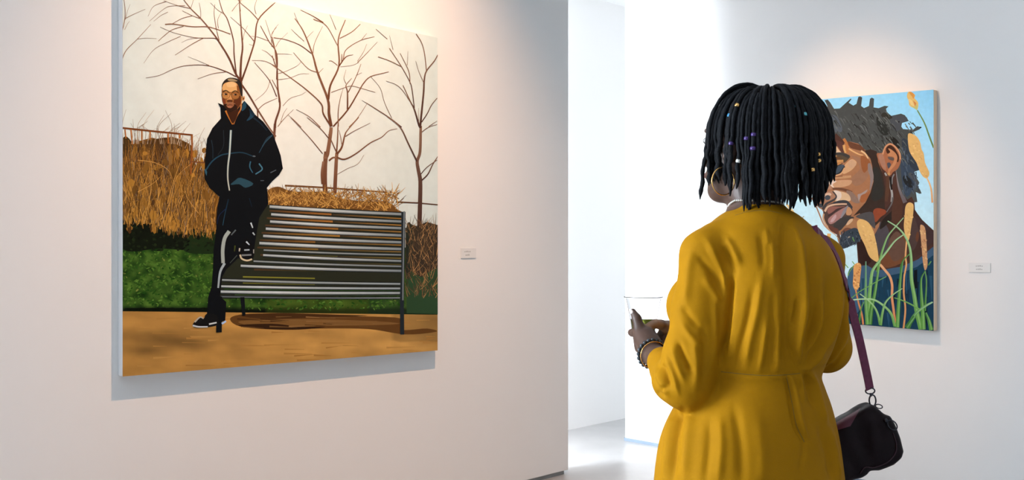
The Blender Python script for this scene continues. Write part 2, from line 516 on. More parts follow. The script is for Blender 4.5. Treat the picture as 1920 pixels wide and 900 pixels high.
L = pic.layer('painted_dry_grass', 260)
L.poly([(230, 262), (238, 256), (250, 270), (262, 264), (285, 258), (300, 262), (322, 256), (340, 262), (358, 272), (364, 300), (372, 322), (384, 330), (392, 350), (412, 370), (407, 400), (406, 430), (392, 440), (372, 420), (352, 432), (330, 418), (300, 412), (268, 410), (244, 402), (230, 406)], (112, 70, 24), False)
L.poly([(254, 276), (275, 264), (295, 260), (315, 258), (340, 264), (358, 275), (362, 320), (340, 330), (300, 318), (262, 310)], (70, 44, 20), True)
L.poly([(230, 262), (240, 258), (250, 275), (248, 300), (232, 310)], (64, 44, 20), True)
for k in range(120):
    x = R.uniform(232, 400); y = R.uniform(280, 430)
    L.dab(x, y, R.uniform(3, 8), R.uniform(4, 14), R.uniform(-0.4, 0.4), lerp((72, 44, 18), (176, 118, 44), R.random()), 7, lift=280 + k % 30)
for k in range(1500):
    x = R.uniform(231, 404); y1 = R.uniform(300, 452); h = R.uniform(18, 75); lean = R.gauss(0.03, 0.2)
    top = 262 + max(0, (x - 350)) * 1.1
    y0 = max(top, y1 - h)
    y1 = min(y1, 416 + max(0, min(1, (x - 280) / 60)) * 26 + R.uniform(-6, 6)); y0 = min(y0, y1 - 8)
    if x > 372: y1 = min(452, y1); y0 = max(y0, 330 + (x - 372) * 1.1)
    t = R.random()
    up = max(0, min(1, (y1 - 290) / 110))
    c = lerp((66, 38, 14), lerp((164, 104, 40), (220, 154, 66), up), t) if R.random() < 0.8 else lerp((44, 28, 16), (140, 108, 78), t)
    xm = x + lean * (y1 - y0) * 0.5 + R.uniform(-2, 2)
    L.stroke([(x, y1), (xm, (y0 + y1) / 2), (x + lean * (y1 - y0) * 1.2, y0)], R.uniform(0.7, 1.6), 0.35, c, lift=310 + k % 90)
for k in range(150):   # fringe over the dark hedge
    x = R.uniform(232, 408); y0 = R.uniform(396, 412) + max(0, min(1, (x - 280) / 60)) * 18
    L.stroke([(x, y0), (x + R.uniform(-6, 6), y0 + R.uniform(8, 24))], 1.3, 0.4, lerp((130, 84, 28), (206, 142, 60), R.random()), lift=400 + k % 30)
for p in ([(300, 470-40), (318, 380), (330, 335), (352, 312), (364, 303)], [(314, 382), (322, 350), (333, 318), (345, 285)], [(258, 300), (290, 305), (316, 320), (326, 345)], [(258, 360), (285, 345), (302, 330)], [(372, 400), (352, 372), (345, 350)], [(270, 420), (282, 360), (285, 300), (291, 262)]):
    L.stroke(p, 1.3, 0.5, (196, 138, 66))
for k in range(46):    # stalks against the sky
    x = R.uniform(231, 395); b = 262 + max(0, x - 330) * 0.5; h = R.uniform(12, 58) * (1 if x < 330 else 0.8)
    L.stroke([(x, b + 8), (x + R.uniform(-3, 6), b - h * 0.5), (x + R.uniform(-10, 22), b - h)], 1.1, 0.35, lerp((110, 74, 46), (190, 160, 130), R.random()))
L.build(root1, M_PAINT1)

L = pic.layer('painted_railing', 12)
br = (112, 58, 26)
L.stroke(Z3((107, 75), (330, 98), (605, 125)), 3.6, 3.2, br, smooth=False)
for q in (((128, 85), (135, 150)), ((170, 85), (180, 190)), ((246, 95), (246, 160)), ((305, 100), (305, 160)), ((432, 112), (432, 185)), ((512, 118), (513, 150))):
    L.stroke(Z3(*q), 2.4, 2.4, (168, 96, 40), smooth=False)
L.stroke(Z3((598, 125), (600, 200), (590, 400)), 3.6, 3.0, (140, 74, 30), smooth=False)
L.build(root1, M_PAINT1)
L = pic.layer('painted_railing', 12)
L.stroke(Z3((590, 312), (690, 320)), 1.8, 1.8, (110, 60, 40), smooth=False)
L.build(root1, M_PAINT1)
L = pic.layer('painted_railing', 12)
L.stroke(Z4((90, 480), (340, 492), (805, 527)), 3.4, 2.6, (108, 66, 36), smooth=False)
L.stroke(Z4((800, 527), (800, 600)), 3.6, 3.2, (136, 88, 44), smooth=False)
L.build(root1, M_PAINT1)
L = pic.layer('painted_railing', 12)
L.stroke(Z4((870, 595), (1020, 602), (1165, 615)), 2.8, 2.2, (84, 52, 36), smooth=False)
L.build(root1, M_PAINT1)

# --- trees
def tree(limbs, col, n=24):
    l = pic.layer('painted_tree', n)
    for k, (pts, w0, w1) in enumerate(limbs):
        l.stroke(pts, w0, w1, col if w0 > 1.6 else lerp(col, (176, 130, 96), 0.45), lerp(col, (170, 128, 100), 0.55), lift=k)
    l.build(root1, M_PAINT1)
tree([(Z1((945,590),(940,540),(945,420),(955,330),(945,200),(935,60),(930,-40)), 5.0, 1.0),
      (Z1((940,560),(910,525),(860,410),(790,295),(740,225),(665,135),(590,60),(535,-10)), 4.2, 1.4),
      (Z1((945,575),(990,450),(1040,290),(1065,140),(1185,15)), 3.6, 2.0),
      (Z1((1065,140),(1010,80),(940,20),(900,-30)), 1.6, 0.7),
      (Z1((910,520),(895,380),(890,280),(850,140),(815,80),(785,-20)), 2.4, 1.2),
      (Z1((1040,295),(960,200),(870,120)), 1.5, 0.6), (Z1((870,240),(770,205),(700,188),(600,188),(470,170),(410,172)), 1.6, 2.2),
      (Z1((790,290),(760,270),(680,268),(600,262),(470,230),(375,190)), 1.8, 0.6), (Z1((680,268),(600,310),(480,388)), 1.6, 0.8),
      (Z1((670,135),(600,110),(530,75)), 1.4, 0.7), (Z1((590,60),(500,40),(400,5)), 1.4, 0.6), (Z1((600,112),(530,130),(460,168)), 1.2, 1.2),
      (Z1((910,540),(830,500),(700,460),(560,462),(470,485),(370,530),(275,548)), 2.0, 0.8),
      (Z1((840,505),(740,520),(640,555)), 1.5, 0.7), (Z1((720,460),(650,430),(570,398)), 0.9, 0.4),
      (Z1((540,185),(460,210),(400,255),(362,290)), 1.5, 0.9), (Z1((520,255),(420,300),(330,350),(260,445)), 1.1, 0.5),
      (Z1((640,268),(580,275),(525,300)), 0.9, 0.4), (Z1((790,285),(770,200),(755,100),(760,30)), 1.5, 0.7),
      (Z1((785,200),(780,140),(810,80)), 1.0, 0.5), (Z1((950,330),(965,240),(990,180)), 1.0, 0.5), (Z1((430,85),(380,110),(330,150)), 1.0, 0.5),
      (Z1((550,40),(440,45),(380,80),(300,150)), 1.1, 0.5), (Z1((420,10),(330,45),(290,115)), 1.1, 0.5),
      (Z1((660,130),(660,80),(650,20)), 1.0, 0.5), (Z1((590,60),(600,30),(612,-10)), 1.0, 0.5),
      (Z1((945,590),(1000,670),(1060,770),(1140,895),(1190,960)), 3.4, 2.6), (Z1((1060,770),(1062,840)), 2.6, 2.6),
      (Z1((1060,775),(1110,730),(1200,690)), 1.4, 0.8), (Z1((940,80),(935,30),(940,-30)), 1.2, 0.6), (Z1((880,80),(910,40),(960,-10)), 1.1, 0.5),
      (Z1((830,100),(780,70),(730,20)), 1.0, 0.5), (Z1((1010,400),(1030,330),(1000,310)), 1.0, 0.4), (Z1((1050,100),(1040,50),(1060,-20)), 1.0, 0.5)], (84, 46, 32))
# twigs entering at the left edge
tree([(Z1((107,225),(120,170),(130,90),(120,-10)), 1.6, 1.0), (Z1((130,130),(190,100),(270,65)), 1.2, 0.6), (Z1((107,415),(140,350),(215,275),(310,172)), 1.6, 0.8),
      (Z1((215,275),(280,268),(350,272)), 0.9, 0.4), (Z1((125,210),(145,170),(160,150)), 0.8, 0.4), (Z1((130,140),(145,80),(165,30)), 0.8, 0.4)], (104, 72, 56), 10)
tree([(Z2((20,900),(25,850),(55,745),(40,620),(35,480),(20,350),(0,260)), 4.4, 1.4), (Z2((50,720),(40,640),(0,560)), 2.0, 1.0), (Z2((30,480),(0,390)), 2.0, 1.2),
      (Z1((1195,560),(1195,380),(1140,290),(1080,180)), 2.4, 1.2), (Z1((1195,680),(1140,560),(1040,440)), 1.8, 0.8), (Z1((1150,560),(1120,640),(1040,710)), 1.0, 0.5),
      (Z1((1195,470),(1110,430),(1020,425)), 1.2, 0.6), (Z1((1180,420),(1130,370),(1090,350)), 1.0, 0.5), (Z1((1160,330),(1160,240),(1195,190)), 1.0, 0.5),
      (Z1((1140,290),(1060,260),(1000,255)), 1.0, 0.4), (Z1((1190,380),(1160,280),(1115,140)), 1.2, 0.5),
      (Z2((40,890),(80,840),(150,770)), 1.4, 0.6), (Z2((60,860),(80,800),(105,760)), 1.0, 0.5), (Z2((75,745),(130,690),(200,668),(240,645)), 0.9, 0.4),
      (Z2((35,520),(100,500),(180,460),(205,430)), 1.0, 0.5), (Z2((40,560),(120,550),(200,520),(260,520)), 0.9, 0.5), (Z2((30,380),(90,380),(140,385)), 0.9, 0.4),
      (Z2((25,330),(50,290),(110,230)), 0.9, 0.4), (Z2((0,240),(20,200),(45,170)), 0.8, 0.4), (Z2((20,870),(15,950),(10,1000)), 4.4, 4.8)], (92, 52, 38))
T3 = [(Z4((375,560),(370,440),(375,300),(390,250),(410,120),(415,70)), 9.0, 6.0), (Z4((355,470),(350,390),(360,310)), 5.0, 4.0), (Z4((372,240),(372,290)), 3.0, 7.0),
      (Z2((415,890),(400,800),(392,700),(320,510),(285,385),(220,220),(160,130)), 6.0, 1.2), (Z2((395,700),(410,600),(470,460),(465,280),(515,140)), 4.2, 1.6),
      (Z2((470,465),(520,400),(570,385)), 2.6, 0.8), (Z2((475,270),(560,225),(620,170)), 1.6, 1.2), (Z2((490,440),(490,380)), 2.0, 1.2),
      (Z2((500,420),(520,350),(620,285),(720,258)), 1.6, 1.0), (Z2((625,285),(665,235)), 1.0, 0.6), (Z2((275,375),(200,320),(100,280),(10,265)), 1.7, 1.3),
      (Z2((285,385),(300,300),(355,185)), 1.3, 0.7), (Z2((320,510),(250,480),(150,370)), 1.6, 0.8), (Z2((325,515),(360,480)), 1.2, 0.6),
      (Z2((460,460),(420,430),(400,430)), 1.2, 1.2), (Z2((460,320),(380,180),(290,135)), 1.3, 1.6), (Z2((360,160),(290,115),(200,70)), 2.2, 0.8),
      (Z2((415,890),(360,800),(345,730),(240,630),(120,540),(0,455)), 3.2, 1.2),
      (Z2((430,890),(530,775),(600,660),(640,590),(690,540),(780,515),(820,505)), 3.0, 1.2), (Z2((530,770),(530,650),(520,600),(560,550)), 3.0, 0.9),
      (Z2((535,650),(590,540),(625,450)), 1.8, 0.8), (Z2((415,650),(500,620),(560,605),(640,625),(725,650)), 1.2, 0.9), (Z2((590,530),(630,512)), 1.0, 0.6),
      (Z2((465,890),(465,780),(480,690),(500,620)), 2.0, 0.6), (Z2((520,590),(505,550),(520,490)), 1.0, 0.5), (Z2((600,440),(660,380),(740,295)), 1.3, 0.6),
      (Z2((600,430),(640,370),(665,310)), 1.0, 0.5), (Z2((480,470),(560,460),(610,440)), 0.9, 0.4), (Z2((540,895),(600,830),(670,725)), 1.5, 0.7),
      (Z2((215,215),(180,150),(155,90)), 1.0, 0.5), (Z2((240,270),(290,220)), 0.9, 0.5), (Z2((225,290),(170,240),(135,205)), 1.0, 0.5), (Z2((450,210),(430,160),(405,100)), 1.0, 0.5),
      (Z4((400,150),(340,80),(245,0)), 1.8, 1.2), (Z2((340,895),(260,820),(170,770)), 1.6, 0.8), (Z4((355,255),(260,140),(130,0)), 1.7, 1.2), (Z2((205,895),(160,850),(110,805)), 1.2, 0.5)]
tree(T3, (98, 56, 36), 40)
tree([(Z4((440,545),(445,430),(452,290),(455,250)), 7.0, 6.0), (Z4((455,260),(490,210),(510,130),(530,90),(610,0)), 4.2, 1.2), (Z4((515,135),(580,95),(690,40)), 1.7, 0.7),
      (Z4((452,255),(460,150),(465,0)), 3.0, 1.6), (Z4((450,240),(410,150),(395,120)), 2.0, 1.2), (Z4((400,305),(425,285),(450,282)), 3.4, 3.0),
      (Z4((455,282),(510,295),(590,255),(690,180),(770,140),(820,95),(880,80)), 3.2, 0.8), (Z4((460,400),(530,360),(600,330),(645,265)), 0.9, 0.6),
      (Z4((490,190),(480,130),(470,90)), 1.4, 0.6)], (100, 58, 38), 14)
tree([(Z4((1035,780),(1040,600),(1042,450),(1030,380),(1020,310),(1040,240),(1045,60)), 8.5, 4.6), (Z2((1040,900),(1050,800),(1065,650),(1070,560),(1085,500),(1140,430),(1165,385)), 4.0, 1.8),
      (Z2((1085,500),(1072,380),(1050,300),(1012,238)), 1.6, 1.6), (Z2((1035,890),(1000,770),(970,710),(920,600)), 3.4, 1.4), (Z2((1000,760),(985,640),(970,580),(910,470),(825,340)), 1.8, 1.4),
      (Z2((910,470),(830,430),(745,400)), 1.4, 1.6), (Z2((970,590),(960,500),(900,375)), 1.6, 1.1), (Z2((1065,580),(1030,500),(1010,430)), 1.2, 0.6),
      (Z2((980,730),(920,640),(870,595),(800,570)), 1.4, 0.8), (Z2((1050,860),(1090,800),(1120,740),(1160,690)), 2.0, 1.4), (Z4((1050,105),(1100,70),(1160,50)), 1.6, 1.0),
      (Z4((1018,310),(960,190),(900,70),(810,-5)), 3.0, 2.0), (Z2((910,895),(820,825),(680,735)), 2.4, 1.6), (Z2((680,735),(630,705)), 1.4, 0.5),
      (Z4((1045,400),(1090,350),(1160,300)), 1.7, 1.4), (Z4((1050,445),(1095,400),(1130,330),(1165,275)), 2.6, 1.6), (Z2((840,830),(790,720),(760,620),(690,535)), 1.1, 0.7),
      (Z2((950,460),(955,360)), 0.9, 0.4), (Z2((850,350),(825,250)), 1.0, 0.4), (Z2((810,275),(730,205)), 1.2, 0.8), (Z2((1100,890),(1160,850)), 1.2, 0.8),
      (Z2((1030,850),(1030,760)), 1.0, 0.5)], (70, 44, 36))

# grass bank behind the bench and bush at the right edge
L = pic.layer('painted_grass_bank', 80)
L.poly([(500, 360), (520, 350), (545, 358), (580, 360), (610, 360), (640, 372), (690, 378), (725, 378), (744, 392), (748, 400), (640, 394), (500, 388)], (108, 68, 30), True)
for k in range(760):
    x = R.uniform(500, 748); b = 386 + (x - 505) * 0.05; y = R.uniform(362, b); a = R.uniform(-1.2, 1.2); ln = R.uniform(6, 22)
    L.stroke([(x, y), (x + math.sin(a)*ln*0.5, y - math.cos(a)*ln*0.45), (x + math.sin(a)*ln*1.1, max(336, y - math.cos(a)*ln))], 1.3, 0.4, lerp((92, 52, 20), (228, 168, 84), R.random()), lift=900 + k % 50)
L.build(root1, M_PAINT1)
L = pic.layer('painted_bush', 90)
L.poly([(760, 428), (768, 420), (782, 424), (800, 416), (821, 422), (821, 560), (800, 575), (775, 560), (760, 520)], (52, 42, 32))
L.poly([(762, 500), (775, 512), (790, 520), (806, 508), (821, 500), (821, 589), (762, 587)], (44, 66, 40))
L.poly([(762, 425), (772, 424), (774, 470), (768, 520), (762, 510)], (34, 38, 30), True)
for k in range(340):
    x = R.uniform(762, 819); y = R.uniform(425, 560); a = R.uniform(-0.9, 0.9); ln = R.uniform(8, 30)
    L.stroke([(x, y), (x + math.sin(a)*ln*0.5, y - math.cos(a)*ln*0.5), (x + math.sin(a)*ln*0.9, max(398, y - math.cos(a)*ln))], 1.1, 0.3, lerp((58, 42, 30), (190, 134, 80), R.random() ** 1.4), lift=1000 + k % 40)
L.build(root1, M_PAINT1)

# --- bench
bench = empty('painted_bench', (0, 0, 0)); bench.parent = root1
L = pic.layer('painted_seat_back', 6)
L.poly([(500, 384), (757, 398), (754, 555), (600, 556), (413, 560), (406, 545), (410, 515), (430, 488), (452, 476), (456, 440), (458, 400), (480, 382)], (40, 40, 28))
L.build(bench, M_PAINT1)
L = pic.layer('painted_slat_gaps', 60)
for k in range(9):
    yl = 395 + k * 13.8; yr = 410 + k * 12.4
    xl = [505, 500, 497, 490, 487, 482, 488, 490, 476][k]
    xm = R.uniform(590, 640)
    c1 = [(150, 92, 40), (160, 100, 42), (140, 88, 36), (164, 112, 44), (130, 84, 36), (120, 88, 40), (84, 78, 40), (70, 72, 34), (60, 60, 30)][k]
    L.stroke([(xl, yl), (xm, yl + (yr - yl) * (xm - xl) / (752 - xl))], 3.2, 3.4, (74, 50, 30), c1, smooth=False)
    L.stroke([(xm, yl + (yr - yl) * (xm - xl) / (752 - xl)), (752, yr)], 2.6, 2.2, (58, 44, 30), lerp(c1, (150, 112, 50), 0.5), smooth=False)
for y in (519, 530):
    L.stroke([(455, y), (590, y + 3)], 2.6, 2.2, (126, 118, 40), smooth=False)
L.stroke([(420, 541), (752, 546)], 4, 3, (44, 66, 26), smooth=False)
L.stroke([(440, 552), (752, 553)], 3, 3, (60, 78, 40), smooth=False)
L.build(bench, M_PAINT1)
SL = [((505, 387.5), (757, 402), 6.4), ((508, 402), (752, 415.5), 6.0), ((506, 415.5), (752, 428), 6.0), ((498, 429), (752, 441.5), 6.2), ((493, 442.5), (752, 454.5), 6.0), ((486, 456), (752, 467), 6.4),
      ((494, 469), (752, 478), 3.6), ((493, 478.5), (752, 489.5), 5.2), ((475, 489.8), (752, 499.5), 3.8), ((451, 498.5), (752, 508), 5.6),
      ((416, 525), (750, 532.5), 4.6), ((414.5, 537), (750, 541), 5.0), ((413.5, 547), (750, 549.5), 6.0), ((414, 556), (750, 558.5), 2.6)]
slat_level = pic.level
for i, (a, b, w) in enumerate(SL):
    pic.level = slat_level
    L = pic.layer('painted_slat', 6)
    n = 9
    pts = [(a[0] + (b[0]-a[0])*k/n, a[1] + (b[1]-a[1])*k/n + 1.2*math.sin(math.pi*k/n)) for k in range(n + 1)]
    L.stroke(pts, w + 2.4, w + 2.0, (26, 28, 28), smooth=False)
    bright = (196, 192, 186) if i not in (6, 8, 10, 13) else ((150, 148, 142) if i != 13 else (72, 74, 74))
    dim = (128, 130, 128) if i < 10 else (150, 152, 150)
    cut = R.uniform(0.3, 0.55)
    k = max(2, int(n * cut))
    L.stroke(pts[:k+1], w * 0.8, w * 0.9, lerp(bright, dim, 0.35), bright, smooth=False)
    L.stroke(pts[k:], w * 0.9, w * 0.75, bright, dim, smooth=False)
    L.stroke([(p[0], p[1] + w * 0.3) for p in pts], 1.0, 1.0, (98, 100, 98), smooth=False)
    L.build(bench, M_PAINT1)
L = pic.layer('painted_bench_leg', 4)
L.poly([(405, 556), (416, 556), (415.5, 623), (405, 623.5)], (14, 15, 18)); L.build(bench, M_PAINT1)
L = pic.layer('painted_bench_leg', 4)
L.poly([(450, 557), (458, 557), (460, 591), (454, 592)], (16, 18, 20)); L.build(bench, M_PAINT1)
L = pic.layer('painted_bench_leg', 6)
L.poly([(752, 397), (760, 397), (757, 560), (757.5, 627), (750, 627), (749.5, 550), (752, 520)], (34, 38, 42))
L.stroke([(757.5, 396), (756, 480), (755, 563)], 2.4, 2.6, (112, 114, 114)); L.build(bench, M_PAINT1)

# --- the man in black
man = empty('painted_man', (0, 0, 0)); man.parent = root1
blk = (13, 14, 17); nav = (20, 36, 48); tea = (40, 70, 84)
L = pic.layer('painted_trousers', 24)
L.poly([(412, 365), (500, 350), (503, 382), (494, 395), (486, 408), (482, 430), (478, 455), (474, 480), (462, 490), (446, 484), (436, 494), (424, 505), (416, 520), (412, 556), (424, 566), (422, 601), (412, 604), (385, 603), (388, 586), (390, 557), (396.5, 537), (399, 505), (400, 469), (405, 434), (405, 412), (407, 390)], blk)
L.stroke(Z3((855, 575), (830, 680), (815, 760)), 2.2, 1.2, nav, tea); L.stroke(Z3((990, 530), (1020, 630)), 1.6, 1.0, nav)
L.stroke(Z3((840, 640), (790, 690), (775, 750)), 1.4, 1.0, (24, 34, 60))
L.stroke(Z8((325, 55), (290, 110), (275, 200), (278, 300)), 7.0, 6.5, (158, 158, 148)); L.stroke(Z8((290, 300), (255, 370), (240, 490)), 5.0, 3.2, (158, 160, 160))
L.stroke(Z8((375, 45), (340, 85)), 2.6, 2.0, (90, 92, 90)); L.stroke(Z8((370, 165), (365, 210)), 3.0, 2.0, (60, 62, 24)); L.stroke(Z8((385, 240), (330, 300)), 1.8, 1.2, (70, 72, 64))
L.build(man, M_PAINT1)
L = pic.layer('painted_shoe', 20)
L.poly(Z8((45, 770), (60, 750), (100, 712), (130, 725), (150, 690), (230, 700), (235, 770), (165, 790), (85, 796), (50, 788)), (20, 18, 18), True, 3)
L.stroke(Z8((45, 778), (90, 788), (160, 788)), 3.2, 2.6, (196, 190, 186)); L.stroke(Z8((60, 752), (100, 715), (128, 725)), 3.0, 2.0, (176, 160, 140))
L.stroke(Z8((170, 768), (228, 756)), 3.0, 2.6, (206, 198, 190)); L.dab(375, 600.5, 4.2, 2.4, -0.4, (24, 22, 22)); L.stroke(Z8((268, 765), (300, 745)), 4, 3, (176, 190, 216))
L.build(man, M_PAINT1)
L = pic.layer('painted_shoe', 20)
L.poly(Z8((400, 190), (425, 140), (455, 110), (490, 130), (515, 190), (518, 220), (505, 270), (470, 290), (425, 275), (402, 240)), (14, 13, 14), True, 3)
L.stroke(Z8((408, 235), (420, 265), (460, 280), (500, 270)), 3.2, 3.2, (206, 178, 140)); L.stroke(Z8((420, 240), (495, 236)), 3.4, 3.0, (120, 116, 112))
L.stroke(Z8((440, 200), (480, 198)), 2.6, 2.6, (168, 168, 168)); L.stroke(Z8((455, 135), (480, 160)), 3.2, 1.6, (190, 190, 190)); L.stroke(Z8((405, 185), (402, 210)), 2.8, 2.2, (190, 170, 150)); L.stroke(Z8((512, 195), (512, 225)), 2.0, 1.6, (160, 150, 140))
L.stroke(Z8((490, -10), (505, 30)), 3, 2, (190, 190, 188)); L.stroke(Z8((505, 65), (520, 85)), 3, 2, (170, 170, 168))
L.build(man, M_PAINT1)
L = pic.layer('painted_coat', 40)
L.poly([(408, 193), (416, 196), (424, 202), (440, 210), (452, 196), (458, 189), (468, 200), (478, 215), (493, 228), (512, 253), (522, 280), (526, 292), (530, 316), (523, 328), (510, 340), (500, 352), (500, 378), (470, 372), (440, 366), (412, 370), (392, 351), (383.5, 335), (384, 308), (386, 280), (388, 260), (398, 240), (414, 222), (413, 202)], blk)
L.poly(Z7((590, 360), (610, 400), (600, 440), (560, 470), (560, 420)), (32, 62, 78), True, 3); L.poly(Z7((650, 460), (705, 510), (660, 560), (610, 580), (650, 520)), (30, 56, 72), True, 3)
L.poly(Z7((640, 440), (700, 505), (690, 530), (655, 490)), (22, 40, 54), True, 3)
L.stroke(Z7((690, 545), (770, 610), (840, 690)), 3.0, 1.5, (24, 36, 46)); L.stroke(Z7((900, 740), (840, 780), (790, 870)), 2.0, 2.2, (34, 50, 60))
L.stroke(Z3((1165, 125), (1110, 180), (1070, 250)), 2.0, 1.2, (44, 66, 78)); L.stroke(Z3((690, 380), (740, 310), (800, 268), (860, 255), (950, 248), (1030, 275)), 2.6, 2.0, (34, 62, 76), (30, 50, 62))
L.stroke(Z3((735, 160), (745, 220), (745, 290)), 1.8, 1.2, (30, 40, 48)); L.stroke(Z3((820, 90), (820, 200), (780, 265)), 1.5, 1.0, (34, 38, 42))
L.stroke(Z3((1010, 310), (1005, 350), (1025, 390)), 2.4, 1.6, (52, 92, 110)); L.stroke(Z3((1070, 325), (1092, 365), (1045, 400)), 2.4, 2.2, (70, 112, 128))
L.stroke(Z3((1150, 390), (1190, 370)), 2.0, 1.4, (80, 84, 88)); L.stroke(Z3((1080, 445), (1105, 445)), 1.6, 1.2, (80, 84, 88)); L.dab(476, 293, 3.0, 1.4, 0.1, (86, 92, 96))
L.poly(Z3((870, 475), (900, 445), (940, 425), (1030, 465), (975, 495), (930, 470)), (40, 66, 76), True, 3)
L.poly([(384, 316), (388, 322), (387, 330), (384, 324)], (44, 78, 92))
L.stroke(Z3((872, 90), (868, 170), (862, 260), (852, 340), (850, 430), (862, 515)), 4.6, 2.6, (70, 92, 100), (120, 124, 120)); L.stroke(Z3((872, 90), (868, 170), (862, 260), (852, 340), (850, 430), (862, 515)), 2.8, 1.8, (178, 180, 172), (190, 180, 160))
L.stroke(Z7((375, 465), (415, 545), (455, 620)), 3.2, 2.2, (176, 100, 36)); L.stroke(Z7((550, 380), (545, 450), (500, 530), (465, 620)), 3.0, 1.6, (168, 98, 48))
L.build(man, M_PAINT1)
L = pic.layer('painted_head', 60)
L.poly(Z7((385, 455), (430, 480), (520, 450), (500, 540), (458, 610), (420, 550)), (56, 28, 14), True, 3)
L.poly(Z7((430, 96), (370, 120), (340, 170), (333, 280), (345, 375), (380, 445), (430, 472), (500, 455), (552, 385), (566, 300), (562, 170), (520, 115)), (140, 84, 42), True, 4)
L.poly(Z7((350, 165), (440, 140), (500, 160), (510, 240), (430, 255), (345, 235)), (206, 152, 96), True, 3)
L.poly(Z7((390, 150), (470, 145), (490, 190), (400, 200)), (216, 168, 116), True, 3)
L.poly(Z7((335, 210), (340, 160), (375, 115), (430, 94), (520, 112), (558, 170), (566, 310), (548, 300), (520, 190), (490, 150), (420, 138), (355, 165)), (40, 32, 28), True, 3)
L.poly(Z7((400, 110), (450, 105), (510, 130), (470, 138), (410, 130)), (150, 124, 92), True, 3)
L.poly(Z7((500, 180), (520, 190), (525, 240), (505, 240)), (120, 66, 30))
L.poly(Z7((338, 300), (370, 330), (375, 400), (350, 380)), (110, 48, 26), True, 3); L.poly(Z7((480, 330), (550, 300), (548, 380), (500, 440), (465, 380)), (84, 40, 20), True, 3)
L.poly(Z7((395, 280), (430, 275), (450, 350), (430, 372), (395, 360)), (190, 128, 74), True, 3); L.poly(Z7((395, 345), (450, 345), (445, 375), (400, 375)), (84, 44, 24), True, 3)
L.poly(Z7((340, 270), (400, 265), (400, 320), (370, 330), (345, 315)), (172, 114, 62), True, 3); L.poly(Z7((450, 275), (520, 275), (520, 320), (480, 335), (452, 320)), (150, 94, 48), True, 3)
for cx, cy in ((378, 280), (485, 285)):
    L.stroke(Z7((cx - 36, cy - 25), (cx, cy - 42), (cx + 36, cy - 22)), 2.4, 1.6, (44, 24, 14)); L.dab(360 + cx/6, 130 + cy/6, 3.4, 1.7, 0.1, (70, 44, 30)); L.dab(360 + cx/6, 130 + cy/6, 1.6, 1.4, 0, (16, 12, 12)); L.dab(360 + cx/6 - 2.4, 130 + cy/6, 0.9, 0.6, 0, (190, 176, 160))
    ring = [(cx + 46*math.cos(a), cy + 8 + 46*math.sin(a)) for a in np.linspace(0, 2*math.pi, 14)]
    L.stroke(Z7(*ring), 0.8, 0.8, (92, 66, 32))
L.stroke(Z7((424, 285), (446, 285)), 0.9, 0.9, (92, 66, 32)); L.stroke(Z7((330, 280), (345, 282)), 0.9, 0.9, (60, 44, 30))
L.poly(Z7((350, 400), (390, 390), (420, 420), (475, 395), (505, 420), (500, 455), (430, 475), (385, 450)), (44, 24, 14), True, 3)
L.poly(Z7((385, 400), (430, 380), (470, 400), (440, 435), (400, 430)), (140, 84, 56), True, 3); L.stroke(Z7((375, 385), (430, 372), (485, 390)), 1.2, 0.8, (146, 104, 78)); L.stroke(Z7((395, 405), (430, 400), (455, 405)), 1.2, 0.8, (70, 34, 22)); L.dab(430, 200.5, 4.2, 1.5, 0, (160, 98, 72))
L.dab(456.2, 184.5, 2.6, 4.6, 0.2, (206, 150, 100)); L.dab(456, 185, 1.3, 2.6, 0.2, (90, 46, 24)); L.stroke(Z7((552, 300), (553, 390), (548, 460)), 1.4, 1.0, (190, 128, 70))
L.build(man, M_PAINT1)

# ======== portrait on the right wall ========
GAIN2 = (0.92, 1.10, 1.22)
pic = Picture('D', D_RIGHT - 0.048, 0.048, [(1458, 193.1), (1750.5, 168), (1750.5, 620.5), (1458, 595.8)], GAIN2)
M_PAINT2 = paint_material('oil_paint_portrait', 50, 0.05)
M_LINEN = material('raw_linen_canvas', (0.86, 0.70, 0.52), 0.85, bump=0.2, bump_scale=900)
root2 = empty('portrait_painting', pic.root_loc)
tag(root2, 'portrait painting of a bearded man among reeds under a blue sky', 'painting')
pic.canvas(root2, M_LINEN)
A = zoomer(1540, 160, 7.5); B = zoomer(1640, 160, 7.5); C = zoomer(1540, 260, 7.5); DD = zoomer(1640, 260, 7.5)
EE = zoomer(1500, 350, 7.5); FF = zoomer(1600, 370, 6.43); G = zoomer(1580, 490, 6.667); H = zoomer(1455, 370, 7.5)
L = pic.layer('painted_sky')
def sky2(x, y):
    t = max(0, min(1, (y - 180) / 270)); t2 = max(0, min(1, (1750 - x) / 300))
    return lerp((148, 200, 224), (200, 221, 234), min(1, t * 1.05 + 0.1 * t2))
L.grid(np.linspace(1458, 1750.5, 14), lambda x: 193.1 - (x - 1458) * 0.0858, lambda x: 595.8 + (x - 1458) * 0.0845, 16, sky2)
L.build(root2, M_PAINT2)

